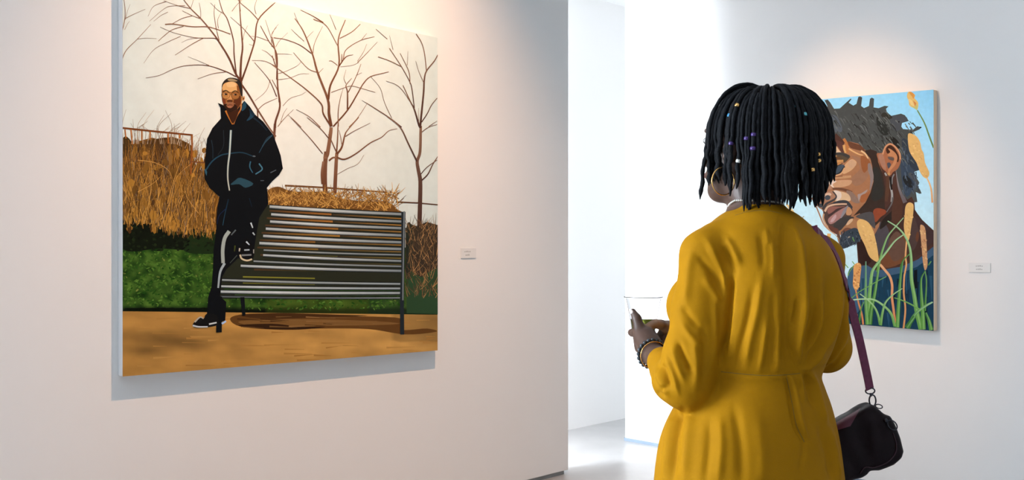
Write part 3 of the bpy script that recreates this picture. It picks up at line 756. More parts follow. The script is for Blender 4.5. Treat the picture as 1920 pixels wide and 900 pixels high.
# reeds that stand behind the head
L = pic.layer('painted_reed')
L.stroke(B((600, 350), (700, 530), (770, 720), (830, 880)), 2.2, 3.2, (110, 128, 70)); L.poly(B((470, 95), (515, 92), (570, 140), (560, 180), (612, 245), (600, 345), (560, 325), (490, 285), (480, 220), (455, 160)), (222, 172, 98), True, 3)
L.poly(B((480, 100), (520, 95), (560, 135), (545, 190), (520, 150)), (214, 138, 62), True, 3); L.poly(B((470, 190), (520, 210), (560, 290), (510, 270)), (232, 190, 120), True, 3); L.poly(B((540, 215), (585, 250), (570, 300)), (206, 124, 64)); L.poly(B((490, 260), (560, 310), (600, 260), (600, 345), (560, 328)), (190, 180, 110))
L.build(root2, M_PAINT2)
for pts, w0, w1, c in ((H((150, 100), (200, 160), (260, 240), (300, 300)), 4, 6, (226, 180, 118)), (H((395, 265), (335, 320), (290, 360)), 1.2, 1.6, (150, 120, 80)), (H((490, 385), (440, 450), (420, 500)), 3, 4, (220, 150, 84)),
                      (EE((410, 660), (400, 740), (395, 800)), 7, 5, (224, 166, 100)), (EE((520, 880), (525, 920), (530, 950)), 4, 5, (216, 150, 80))):
    L = pic.layer('painted_reed'); L.stroke(pts, w0, w1, c); L.build(root2, M_PAINT2)

# shirt
L = pic.layer('painted_shirt')
L.poly([(1590, 512), (1605, 498), (1625, 495), (1642, 505), (1690, 500), (1715, 488), (1735, 470), (1750.5, 455), (1750.5, 621), (1590, 608)], (24, 54, 72))
L.poly([(1590, 512), (1608, 496), (1622, 496), (1640, 520), (1625, 560), (1604, 590), (1590, 580)], (58, 84, 106), True)
for k in range(60):
    x = R.uniform(1595, 1746); y = R.uniform(505, 590)
    L.stroke([(x, y), (x + R.uniform(-4, 4), y + R.uniform(14, 45))], R.uniform(2, 6), 1, lerp((12, 28, 40), (46, 82, 104), R.random()), lift=k)
L.poly([(1714, 507), (1720, 505), (1720, 540), (1713, 542)], (8, 14, 20))
L.build(root2, M_PAINT2)

pic.gain = (0.72, 0.82, 0.92)
man2 = empty('painted_face', (0, 0, 0)); man2.parent = root2
# neck
L = pic.layer('painted_neck')
L.poly([(1545, 262), (1575, 245), (1640, 270), (1690, 290), (1712, 340), (1716, 400), (1750.5, 432), (1750.5, 470), (1716, 500), (1690, 512), (1640, 516), (1610, 510), (1606, 452), (1580, 430), (1548, 400), (1535, 360), (1540, 300)], (84, 52, 42))
L.poly([(1606, 452), (1640, 420), (1690, 350), (1702, 372), (1720, 400), (1735, 420), (1750.5, 434), (1750.5, 456), (1730, 474), (1714, 486), (1690, 496), (1658, 502), (1642, 505), (1628, 498), (1612, 496)], (74, 48, 40))
L.poly([(1606, 452), (1618, 446), (1634, 490), (1625, 499), (1612, 494)], (54, 32, 26)); L.poly([(1645, 482), (1690, 440), (1700, 470), (1696, 490), (1660, 502)], (124, 74, 46), True, 4)
L.poly([(1664, 460), (1680, 434), (1694, 448), (1700, 474), (1676, 490)], (108, 76, 60), True, 4); L.poly([(1640, 420), (1660, 420), (1668, 445), (1658, 480), (1645, 470)], (84, 74, 76), True, 4)
L.poly([(1650, 430), (1668, 416), (1680, 400), (1690, 380), (1694, 360), (1682, 360), (1676, 390), (1655, 412)], (46, 36, 30), True, 4)
L.poly([(1700, 400), (1716, 410), (1724, 440), (1712, 470), (1702, 450)], (84, 62, 56), True, 4); L.poly([(1716, 404), (1736, 422), (1750.5, 436), (1750.5, 452), (1732, 464), (1724, 436)], (72, 50, 48), True, 3)
L.poly([(1676, 372), (1690, 350), (1692, 400), (1684, 420), (1672, 412)], (88, 54, 40), True, 3); L.dab(1720, 444, 3, 10, 0.1, (112, 66, 44))
L.stroke(DD((145, 480), (190, 570), (225, 680), (245, 780), (240, 890)), 3.2, 4.0, (176, 168, 158)); L.stroke(FF((475, 0), (460, 80), (400, 180)), 3.4, 1.6, (110, 104, 98))
L.stroke(DD((305, 440), (320, 540), (345, 680), (380, 780), (430, 900)), 2.2, 8.0, (164, 150, 144), (110, 96, 94)); L.stroke(DD((275, 500), (250, 550), (245, 640)), 2.2, 1.6, (140, 140, 134))
L.stroke(DD((180, 520), (185, 700), (150, 880)), 6, 8, (96, 62, 44)); L.stroke(DD((220, 540), (230, 650), (240, 720)), 4, 3, (30, 26, 24))
L.build(man2, M_PAINT2)

# hair mass
L = pic.layer('painted_hair')
hair = A((80, 330), (85, 290), (45, 210), (90, 200), (125, 240), (180, 330), (260, 325), (330, 260), (415, 185), (425, 195), (385, 245), (450, 285), (495, 260), (520, 165), (545, 155), (575, 170), (560, 290), (600, 320), (670, 290), (685, 190), (710, 172), (742, 190), (735, 310), (800, 320)) \
    + B((60, 320), (140, 288), (195, 296), (160, 330), (170, 370), (230, 430), (320, 410), (370, 398), (425, 420), (480, 500), (385, 530), (375, 580), (400, 615), (540, 625), (600, 575), (660, 590), (630, 620), (560, 650), (480, 690), (470, 780), (480, 900)) \
    + DD((480, 130), (520, 200), (580, 320), (630, 440), (545, 470), (590, 560), (630, 620), (600, 660), (640, 720), (660, 770), (630, 775), (580, 750), (600, 890), (560, 895), (520, 815), (460, 860), (400, 790), (350, 680), (320, 560), (300, 440)) \
    + [(1668, 300), (1650, 290), (1630, 286), (1600, 276), (1580, 262), (1568, 250), (1556, 262), (1548, 250), (1544, 225)]
L.poly(hair, (80, 80, 76))
L.poly([(1700, 262), (1710, 300), (1716, 340), (1700, 370), (1690, 330), (1690, 280)], (62, 74, 88), True, 3); L.poly(DD((395, 550), (440, 510), (520, 590), (550, 670), (500, 690), (430, 640)), (40, 40, 40), True, 3)
L.poly(DD((470, 500), (520, 480), (620, 600), (600, 660), (530, 570)), (84, 84, 84), True, 3); L.poly(B((230, 450), (330, 420), (440, 440), (460, 500), (380, 530), (360, 620), (300, 640), (230, 580)), (82, 82, 84), True, 3)
L.poly(B((30, 440), (120, 500), (200, 580), (200, 680), (120, 700), (40, 600)), (48, 48, 44), True, 3); L.poly(B((130, 380), (210, 410), (250, 455), (180, 480), (90, 430)), (58, 54, 46), True, 3)
L.poly(B((150, 740), (250, 720), (340, 800), (350, 900), (300, 900), (220, 800)), (40, 36, 32), True, 3); L.poly(DD((380, 20), (460, 20), (500, 180), (580, 330), (620, 440), (540, 430), (430, 290)), (58, 64, 72), True, 3)
L.poly(A((120, 420), (220, 440), (300, 640), (180, 660), (110, 700), (90, 500)), (94, 98, 102), True, 3)
L.dab(1685.5, 228.5, 1.4, 1.4, 0, (24, 24, 24)); L.dab(1726, 239, 2, 1.4, 0, (20, 20, 20))
for k in range(230):
    if k < 160: x = R.uniform(1552, 1668); y = R.uniform(206, 282)
    else: x = R.uniform(1660, 1712); y = R.uniform(225, 300)
    if x < 1600 and y > 250: continue
    if y > 240 and x < 1650 and y > 250 + (x - 1570) * 0.45: continue
    ln = R.uniform(5, 18); a = R.uniform(0.7, 1.0)
    L.stroke([(x, y), (x + ln*0.5*math.cos(a), y + ln*0.5*math.sin(a)), (x + ln*math.cos(a + 0.1), y + ln*math.sin(a + 0.1))], R.uniform(1.2, 3.2), 0.8, lerp((46, 46, 42), (120, 120, 112), R.random()), lift=k)
for k in range(60):
    x = R.uniform(1692, 1722); y = R.uniform(270, 360)
    L.stroke([(x, y), (x + R.uniform(0, 5), y + R.uniform(5, 12))], 2.2, 1, lerp((44, 50, 58), (98, 108, 118), R.random()), lift=k)
L.build(man2, M_PAINT2)

# face
L = pic.layer('painted_cheek')
L.poly(C((-40, 700), (40, 600), (90, 400), (100, 100), (160, 50), (200, 90), (270, 150), (330, 60), (400, 40), (520, 70), (640, 180), (760, 170), (800, 300), (860, 480), (900, 700), (880, 900)) + [(1652, 405), (1648, 425), (1640, 440), (1610, 450), (1590, 448), (1575, 440), (1562, 430), (1552, 415), (1545, 400), (1538, 388), (1530, 380), (1527, 368)], (176, 118, 80))
# sideburn and jaw beard
L.poly(C((600, 170), (700, 150), (780, 180), (800, 330), (860, 480), (900, 700), (890, 900)) + [(1660, 400), (1650, 415), (1640, 425), (1625, 420), (1612, 400), (1600, 405)] + C((620, 900), (690, 760), (735, 600), (715, 380), (690, 280)), (62, 46, 38))
L.poly(C((730, 420), (800, 420), (860, 600), (870, 800), (760, 880), (700, 820), (740, 620)), (54, 50, 44), True, 3)
L.poly(C((100, 120), (150, 50), (200, 90), (240, 150), (275, 195), (200, 205), (120, 230)), (232, 192, 150), True, 3)
L.poly(C((170, 40), (220, 20), (300, 60), (310, 130), (320, 200), (280, 190), (230, 110)), (96, 58, 48), True, 3)
L.poly(C((370, 40), (450, 60), (560, 100), (620, 180), (560, 170), (470, 150), (400, 120)), (112, 68, 46), True, 3)
L.stroke(C((315, 0), (350, 60), (375, 140), (360, 200)), 5, 5, (190, 118, 62)); L.stroke(C((318, 90), (325, 150), (345, 200)), 5, 3, (226, 166, 96))
L.stroke(C((385, 140), (450, 180), (530, 220), (590, 235)), 3, 2, (236, 178, 116)); L.stroke(C((560, 170), (620, 215), (660, 280)), 3.2, 2, (244, 196, 140))
L.poly(C((420, 240), (520, 260), (600, 300), (690, 320), (690, 420), (640, 560), (560, 640), (470, 660), (420, 560), (540, 430), (500, 320)), (164, 116, 86), True, 4)
L.poly(C((560, 240), (640, 270), (690, 340), (660, 420), (600, 480), (560, 380)), (156, 92, 52), True, 3)
L.poly(C((655, 360), (690, 350), (725, 460), (735, 560), (700, 700), (680, 720), (690, 560), (660, 450)), (150, 128, 118), True, 3)
L.poly(C((330, 370), (420, 290), (480, 310), (495, 350), (440, 430), (340, 490), (300, 480)), (222, 168, 120), True, 4); L.poly(C((400, 300), (470, 320), (490, 370), (420, 420), (380, 370)), (214, 166, 126), True, 3)
# eyebrow, lids
L.poly(C((115, 240), (180, 205), (300, 195), (405, 245), (380, 290), (320, 340), (290, 300), (200, 300), (120, 340)), (92, 74, 54), True, 3)
L.stroke(C((120, 240), (200, 215), (290, 215), (390, 255)), 4, 6, (66, 62, 58)); L.stroke(C((130, 330), (190, 280), (270, 270)), 5, 3, (112, 70, 40)); L.stroke(C((160, 270), (220, 240)), 3, 2, (198, 140, 84))
L.stroke(C((110, 390), (170, 340), (230, 320), (310, 310)), 5, 4, (214, 152, 88)); L.stroke(C((130, 420), (200, 380), (280, 345)), 6, 4, (204, 134, 74))
L.poly(C((130, 500), (160, 440), (230, 380), (325, 370), (300, 430), (240, 490), (180, 515)), (72, 82, 92), True, 4); L.stroke(C((130, 430), (200, 395), (300, 350)), 2.0, 1.6, (60, 52, 48)); L.stroke(C((120, 510), (200, 510), (270, 470), (330, 390)), 3, 2.4, (46, 44, 46))
L.dab(1560.5, 321.5, 2.2, 1.6, -0.5, (120, 142, 176)); L.poly(C((80, 420), (120, 400), (140, 470), (130, 510), (75, 500)), (104, 92, 84), True, 3)
L.stroke(C((200, 520), (280, 490), (330, 410)), 2, 3, (226, 168, 118))
# under-eye and nose bridge
L.stroke(C((80, 560), (200, 545), (330, 540), (420, 530)), 7, 4, (204, 150, 104)); L.stroke(C((75, 535), (180, 535), (300, 525)), 3, 2, (150, 96, 62))
L.poly(C((90, 600), (200, 590), (330, 580), (430, 590), (400, 650), (300, 680), (180, 695), (120, 650)), (212, 158, 116), True, 4); L.poly(C((90, 590), (150, 580), (215, 600), (160, 640), (180, 690), (130, 660)), (240, 212, 188), True, 3)
L.poly(C((40, 610), (90, 640), (150, 700), (60, 720), (-10, 700)), (184, 134, 106), True, 3); L.stroke(C((160, 705), (260, 705), (360, 730), (430, 760)), 4, 6, (120, 76, 52))
L.poly(C((350, 740), (420, 740), (480, 800), (540, 880), (520, 910), (430, 880)), (150, 118, 100), True, 3); L.poly(C((510, 790), (560, 770), (650, 715), (620, 770), (540, 850), (530, 890)), (176, 152, 140), True, 3); L.poly(C((560, 800), (650, 760), (690, 730), (640, 860), (580, 900), (550, 880)), (170, 100, 58), True, 3)
L.poly(C((170, 730), (260, 740), (380, 780), (410, 870), (300, 880), (200, 890), (215, 800)), (228, 184, 140), True, 4); L.poly(C((180, 730), (270, 750), (280, 830), (220, 880), (215, 800)), (238, 212, 190), True, 3)
L.build(man2, M_PAINT2)

L = pic.layer('painted_ear')
L.poly(DD((30, 210), (110, 195), (150, 100), (220, 62), (290, 100), (345, 170), (372, 270), (360, 350), (320, 430), (260, 470), (230, 510), (200, 525), (165, 470), (110, 420), (60, 320)), (176, 108, 72), True, 4)
L.poly(DD((160, 140), (210, 90), (270, 120), (320, 200), (345, 260), (330, 330), (300, 300), (290, 230), (230, 190), (180, 210)), (70, 40, 28), True, 3)
L.poly(DD((190, 140), (230, 150), (300, 210), (320, 280), (290, 370), (230, 440), (200, 500), (190, 440), (260, 340), (270, 260), (180, 235), (220, 190)), (206, 136, 90), True, 3)
L.poly(DD((190, 255), (270, 270), (260, 310), (200, 290)), (104, 86, 76), True, 3); L.poly(DD((175, 350), (210, 335), (230, 370), (195, 420)), (86, 84, 92), True, 3); L.stroke(DD((110, 230), (150, 120), (220, 75), (290, 115), (350, 200), (362, 290)), 2.6, 2.6, (224, 156, 110))
L.poly(DD((50, 230), (110, 215), (150, 330), (160, 440), (110, 400), (70, 310)), (180, 124, 96), True, 3); L.stroke(DD((190, 480), (210, 510)), 5, 4, (206, 150, 90))
L.build(man2, M_PAINT2)

L = pic.layer('painted_nose')
L.poly(EE((200, 150), (230, 110), (330, 80), (460, 60), (510, 130), (460, 200), (380, 240), (330, 320), (270, 300), (215, 230)), (176, 124, 94), True, 4)
L.poly(EE((215, 130), (260, 105), (330, 85), (300, 150), (230, 170)), (220, 184, 156), True, 3); L.poly(EE((340, 110), (400, 85), (440, 100), (430, 125), (350, 140)), (222, 180, 150), True, 3)
L.stroke(EE((460, 65), (510, 130), (490, 175), (420, 215), (370, 245), (320, 320)), 2.2, 5, (70, 66, 66)); L.dab(1551.8, 370.5, 5.6, 4.8, -0.2, (72, 76, 82)); L.dab(1539, 385.5, 4.8, 4.0, 0.1, (74, 76, 80))
L.stroke(EE((200, 160), (215, 240), (270, 380), (330, 520), (400, 600), (490, 665)), 2.2, 2.6, (150, 96, 70), (220, 172, 136)); L.poly(EE((150, 160), (200, 140), (220, 230), (195, 215)), (150, 108, 92))
L.build(man2, M_PAINT2)

L = pic.layer('painted_mouth')
L.poly(EE((330, 330), (420, 240), (560, 215), (680, 215), (740, 320), (700, 450), (600, 560), (480, 640), (400, 580), (350, 480)), (92, 68, 58), True, 4)
L.stroke(EE((470, 235), (560, 210), (660, 215), (730, 300)), 4, 5, (62, 62, 64)); L.stroke(EE((350, 350), (390, 285), (470, 255), (580, 245), (660, 245)), 4, 2.5, (226, 180, 144)); L.stroke(EE((335, 380), (330, 450), (370, 540), (430, 600)), 3, 3, (214, 164, 124))
L.poly(EE((385, 320), (440, 280), (560, 280), (640, 275), (560, 300), (480, 340), (430, 380), (395, 375)), (150, 96, 82), True, 3); L.poly(EE((395, 400), (470, 350), (520, 310), (640, 280), (570, 310), (480, 370), (410, 420)), (72, 52, 50), True, 3)
L.poly(EE((395, 460), (470, 390), (560, 330), (650, 285), (640, 350), (560, 450), (480, 510), (420, 525)), (176, 124, 114), True, 4); L.poly(EE((440, 460), (500, 390), (510, 430), (470, 490), (430, 500)), (206, 164, 156), True, 3)
L.poly(EE((600, 350), (660, 270), (680, 290), (640, 370), (570, 450)), (150, 140, 140), True, 3); L.poly(EE((665, 300), (700, 290), (735, 350), (710, 400), (650, 390)), (206, 148, 104), True, 3)
L.poly(EE((480, 520), (600, 430), (700, 420), (760, 440), (640, 540), (560, 620), (490, 600)), (68, 62, 58), True, 3); L.poly(EE((400, 540), (470, 570), (540, 600), (540, 680), (480, 650), (410, 590)), (112, 66, 52), True, 3)
L.poly(EE((570, 640), (640, 540), (700, 460), (760, 450), (790, 500), (780, 590), (680, 600), (620, 640)), (176, 122, 82), True, 3); L.poly(EE((650, 540), (690, 470), (740, 450), (740, 480), (690, 530)), (220, 176, 134), True, 3); L.poly(EE((575, 650), (640, 580), (720, 590), (640, 630)), (124, 78, 56), True, 3)
L.build(man2, M_PAINT2)
L = pic.layer('painted_beard')
L.poly(EE((520, 690), (540, 650), (570, 700), (560, 780), (550, 810)), (110, 76, 62), True, 3)
L.poly(EE((560, 760), (590, 670), (640, 630), (760, 580), (820, 610), (860, 720), (800, 790), (720, 830), (610, 872), (565, 830)), (60, 68, 76), True, 4)
for k in range(70):
    x = R.uniform(1577, 1612); y = R.uniform(432, 462)
    if y > 464 - (x - 1577) * 0.25: continue
    L.stroke([(x, y), (x + R.uniform(-3, 3), y + R.uniform(2, 6))], 1.8, 0.7, lerp((28, 32, 36), (116, 122, 128), R.random() ** 1.5), lift=k)
L.dab(1592, 444.5, 2.6, 1.4, -0.5, (170, 150, 128)); L.stroke(EE((480, 660), (540, 730), (550, 800)), 1.4, 1.2, (214, 170, 130))
L.poly(FF((240, 170), (290, 130), (380, 150), (395, 190), (330, 240), (265, 300)), (150, 72, 44), True, 3); L.poly(FF((30, 230), (120, 190), (230, 180), (260, 290), (260, 380), (180, 300), (90, 260)), (86, 80, 78), True, 3)
L.build(man2, M_PAINT2)

pic.gain = GAIN2
L = pic.layer('painted_collar')
L.poly([(1606, 500), (1625, 497), (1642, 507), (1660, 505), (1690, 500), (1722, 486), (1750.5, 462), (1750.5, 478), (1720, 500), (1690, 512), (1650, 520), (1622, 516), (1606, 514)], (62, 84, 104))
L.build(root2, M_PAINT2)
def reed(head, stem, sw0, sw1, stemcol, cols):
    l = pic.layer('painted_reed')
    if stem: l.stroke(stem, sw0, sw1, stemcol, lerp(stemcol, (196, 110, 60), 0.4))
    l.poly(head, cols[0], True, 4)
    xs = [p[0] for p in head]; ys = [p[1] for p in head]; cx, cy = sum(xs)/len(xs), sum(ys)/len(ys)
    for k in range(34):
        p = R.choice(head); t = R.uniform(0.15, 0.92); x = cx + (p[0]-cx)*t; y = cy + (p[1]-cy)*t
        l.dab(x, y, R.uniform(1.4, 3.4), R.uniform(1, 2.2), R.uniform(0.2, 1.3), lerp(cols[1], cols[2], R.random()), 6, lift=k)
    l.build(root2, M_PAINT2)
RC = ((216, 164, 98), (200, 144, 86), (230, 182, 114))
reed(B((470, 690), (520, 680), (590, 720), (640, 800), (660, 900)) + DD((690, 210), (710, 340), (770, 480), (740, 555), (690, 540), (640, 470), (590, 340), (500, 200), (475, 90)), DD((735, 550), (775, 640), (800, 740), (812, 900)), 2.4, 3.4, (236, 178, 122), RC)
reed(FF((45, 300), (90, 262), (180, 300), (240, 400), (280, 560), (300, 680), (300, 780), (200, 720), (140, 580), (100, 500), (60, 400)), FF((310, 800), (370, 870), (410, 910)), 3, 3.4, (228, 158, 104), RC)
reed(FF((630, 110), (670, 62), (725, 90), (720, 220), (700, 340), (680, 480), (655, 530), (625, 450), (610, 350), (620, 220)), FF((645, 520), (630, 700), (640, 800), (625, 900)) + G((790, 0), (770, 200), (765, 400), (785, 600), (762, 840))[1:], 2.8, 3.4, (222, 158, 100), RC)
reed(FF((806, 360), (830, 332), (865, 370), (880, 500), (890, 700), (895, 820), (865, 880), (840, 780), (825, 600)), None, 0, 0, None, ((196, 140, 96), (160, 100, 70), (228, 178, 118)))
reed(G((140, 60), (190, 18), (232, 50), (222, 180), (205, 320), (165, 365), (130, 300), (135, 180)), G((165, 360), (200, 520), (240, 660), (258, 790)), 2.6, 3.6, (206, 128, 76), ((216, 148, 84), (176, 106, 60), (236, 176, 108)))
l = pic.layer('painted_reed')
l.stroke(G((470, 40), (530, 110), (590, 190), (620, 300), (618, 450), (640, 620), (660, 790)), 4.6, 4.4, (224, 158, 110), (206, 124, 80)); l.build(root2, M_PAINT2)
l = pic.layer('painted_reed'); l.stroke(G((60, 480), (130, 560), (185, 680)), 2.6, 3, (186, 132, 84)); l.build(root2, M_PAINT2)

def blade(pts, w0, w1, c, c2, mid=None):
    l = pic.layer('painted_grass_blade')
    l.stroke(pts, w0, w1, c, c2, mid=mid)
    l.stroke([(p[0] + 0.8, p[1]) for p in pts], w0 * 0.3, w1 * 0.35, lerp(c, (230, 236, 200), 0.35), lerp(c2, (190, 210, 140), 0.3))
    l.build(root2, M_PAINT2)
g1, g2, g3 = (146, 174, 126), (96, 140, 62), (60, 108, 44)
blade(FF((605, 245), (540, 320), (430, 450), (380, 560), (330, 720), (290, 900)), 1.4, 4.6, g1, g2)
blade(FF((605, 450), (500, 530), (400, 660), (290, 800), (230, 900)) + G((380, 130), (350, 300), (335, 470), (330, 790))[1:], 2.0, 8.0, g1, g2)
blade(FF((415, 285), (530, 360), (620, 460), (680, 600), (700, 760), (700, 900)) + G((865, 250), (900, 450), (930, 640), (980, 850))[0:], 2.0, 9.0, g1, g2)
blade(FF((680, 680), (610, 750), (580, 820), (575, 900)), 2, 4, g3, g3)
blade(G((750, 0), (725, 200), (705, 480), (685, 825)), 3.4, 7.4, g3, g2)
blade(G((460, 30), (430, 230), (400, 420), (360, 600), (340, 790)), 3, 9, g2, g3)
blade(G((290, 0), (290, 250), (290, 500), (310, 790)), 2, 7, (92, 130, 98), g2)
blade(G((545, 190), (430, 250), (330, 310), (210, 380), (110, 460)), 1.6, 1.8, g2, g2)
blade(G((105, 485), (240, 472), (390, 480), (520, 560), (610, 660), (655, 815)), 2, 5.5, (176, 196, 150), g2)
blade(G((215, 405), (300, 470), (390, 560), (440, 660), (470, 790)), 1.4, 5, (170, 190, 140), g2)
blade(G((745, 340), (640, 410), (540, 510), (500, 640), (475, 800)), 1.4, 5.5, g1, g2)
blade(G((645, 455), (750, 490), (860, 540), (960, 600)), 1.8, 3.4, g2, g2)
blade(G((1030, 120), (985, 220), (985, 400), (1000, 600), (1010, 850)), 1.6, 9, g3, g2)
blade(G((1030, 120), (1048, 250), (1040, 450), (1030, 620)), 1.4, 4, g2, g3)
blade(G((1125, 510), (1050, 550), (950, 620), (880, 700), (820, 835)), 3, 7, g1, g3)
blade(G((900, 690), (850, 760), (800, 835)), 6, 9, g3, g3)
blade(G((1040, 640), (1080, 740), (1110, 860)), 4, 8, g3, g2)
blade(G((1105, 0), (1070, 50)), 2, 2.4, g2, g3)
blade(G((260, 510), (230, 600), (210, 760)), 1.2, 3.4, g2, g3)
blade(G((100, 540), (160, 660), (210, 785)), 2, 7, g2, g3)
blade(G((140, 50), (80, 140), (70, 180)), 1.4, 1.6, g2, g2); blade(H((1075, 560), (1100, 620)), 1, 1.4, g2, g2)
blade(G((0, 0), (70, 80)), 1.4, 1.4, g2, g2); blade(G((120, 0), (150, 40)), 1.2, 1.2, g2, g2)

# ---------------------------------------------------------------- wall labels
M_CARD = material('label_card', (0.72, 0.72, 0.71), 0.6)
M_INK = material('grey_print', (0.42, 0.42, 0.41), 0.7)
def wall_label(label, along, z, w, h, axis, lines):
    n = E if axis == 'E' else -D
    A_ = D if axis == 'E' else E
    base = (E * E_LEFT if axis == 'E' else D * D_RIGHT) + A_ * along + Vector((0, 0, z))
    root = empty('wall_label', base); tag(root, label, 'wall label', 'small wall labels beside the paintings')
    bm = bmesh.new()
    q = [A_ * (-w/2), A_ * (w/2), A_ * (w/2) + Vector((0, 0, h)), A_ * (-w/2) + Vector((0, 0, h))]
    box8(bm, q + [p + n * 0.004 for p in q]); bmesh.ops.bevel(bm, geom=bm.edges[:], offset=0.0006, segments=1, affect='EDGES')
    link('card', bm_mesh('card', bm), M_CARD, root)
    for (cx, cz, lw, lh) in lines:
        bm = bmesh.new(); c = A_ * cx + Vector((0, 0, cz)) + n * 0.0041
        # a row of short strokes, too small to read
        k = max(3, int(lw / 0.008)); u = lw / k
        for i in range(k):
            a = c + A_ * (-lw/2 + u * i); hh = lh * (0.7 + 0.3 * ((i * 7) % 3) / 2)
            bm.faces.new([bm.verts.new(p) for p in (a, a + A_ * u * 0.72, a + A_ * u * 0.72 + Vector((0, 0, hh)), a + Vector((0, 0, hh)))])
        link('printed_line', bm_mesh('printed_line', bm), M_INK, root)
def on_wall(axis, x, y):
    xr = (x - 960) / F_PX
    Zd = (E_LEFT / (E.x * xr + E.y)) if axis == 'E' else (D_RIGHT / (D.x * xr + D.y))
    w = Vector((xr * Zd, Zd, 0))
    return w.dot(D if axis == 'E' else E), CAM_H - (y - 450) / F_PX * Zd
a_, z_ = on_wall('E', 878, 484)
wall_label('white label card beside the park bench painting', a_, z_, 0.105, 0.052, 'E', [(-0.008, 0.030, 0.046, 0.008), (-0.008, 0.012, 0.030, 0.010)])
a_, z_ = on_wall('D', 1837, 511)
wall_label('white label card beside the bearded man portrait', a_, z_, 0.105, 0.048, 'D', [(0.0, 0.030, 0.036, 0.007), (0.0, 0.013, 0.032, 0.008)])

# spotlights for the two pictures
c1 = pt(2.56, E_LEFT, 0.90)
SP1 = spotlight('track_spotlight', 'black ceiling spotlight aimed at the large park bench painting', 2.55, E_LEFT + 1.5, 4.25, c1, 540.0, (1.0, 0.61, 0.37), 75, 1.0, 0.007)
c2 = pt(D_RIGHT, -2.40, 1.45)
SP2 = spotlight('track_spotlight', 'black ceiling spotlight aimed at the bearded man portrait', D_RIGHT - 2.1, -2.75, 4.25, c2, 330.0, (1.0, 0.60, 0.33), 30, 1.0, 0.025)

# ---------------------------------------------------------------- the visitor
ZP = 2.05
def PW(x, y, dy=0.0):
    """a point at depth ZP + dy that the lens sees at (x, y)"""
    Zd = ZP + dy
    return np.array(((x - 960) / F_PX * Zd, Zd, CAM_H - (y - 450) / F_PX * Zd))

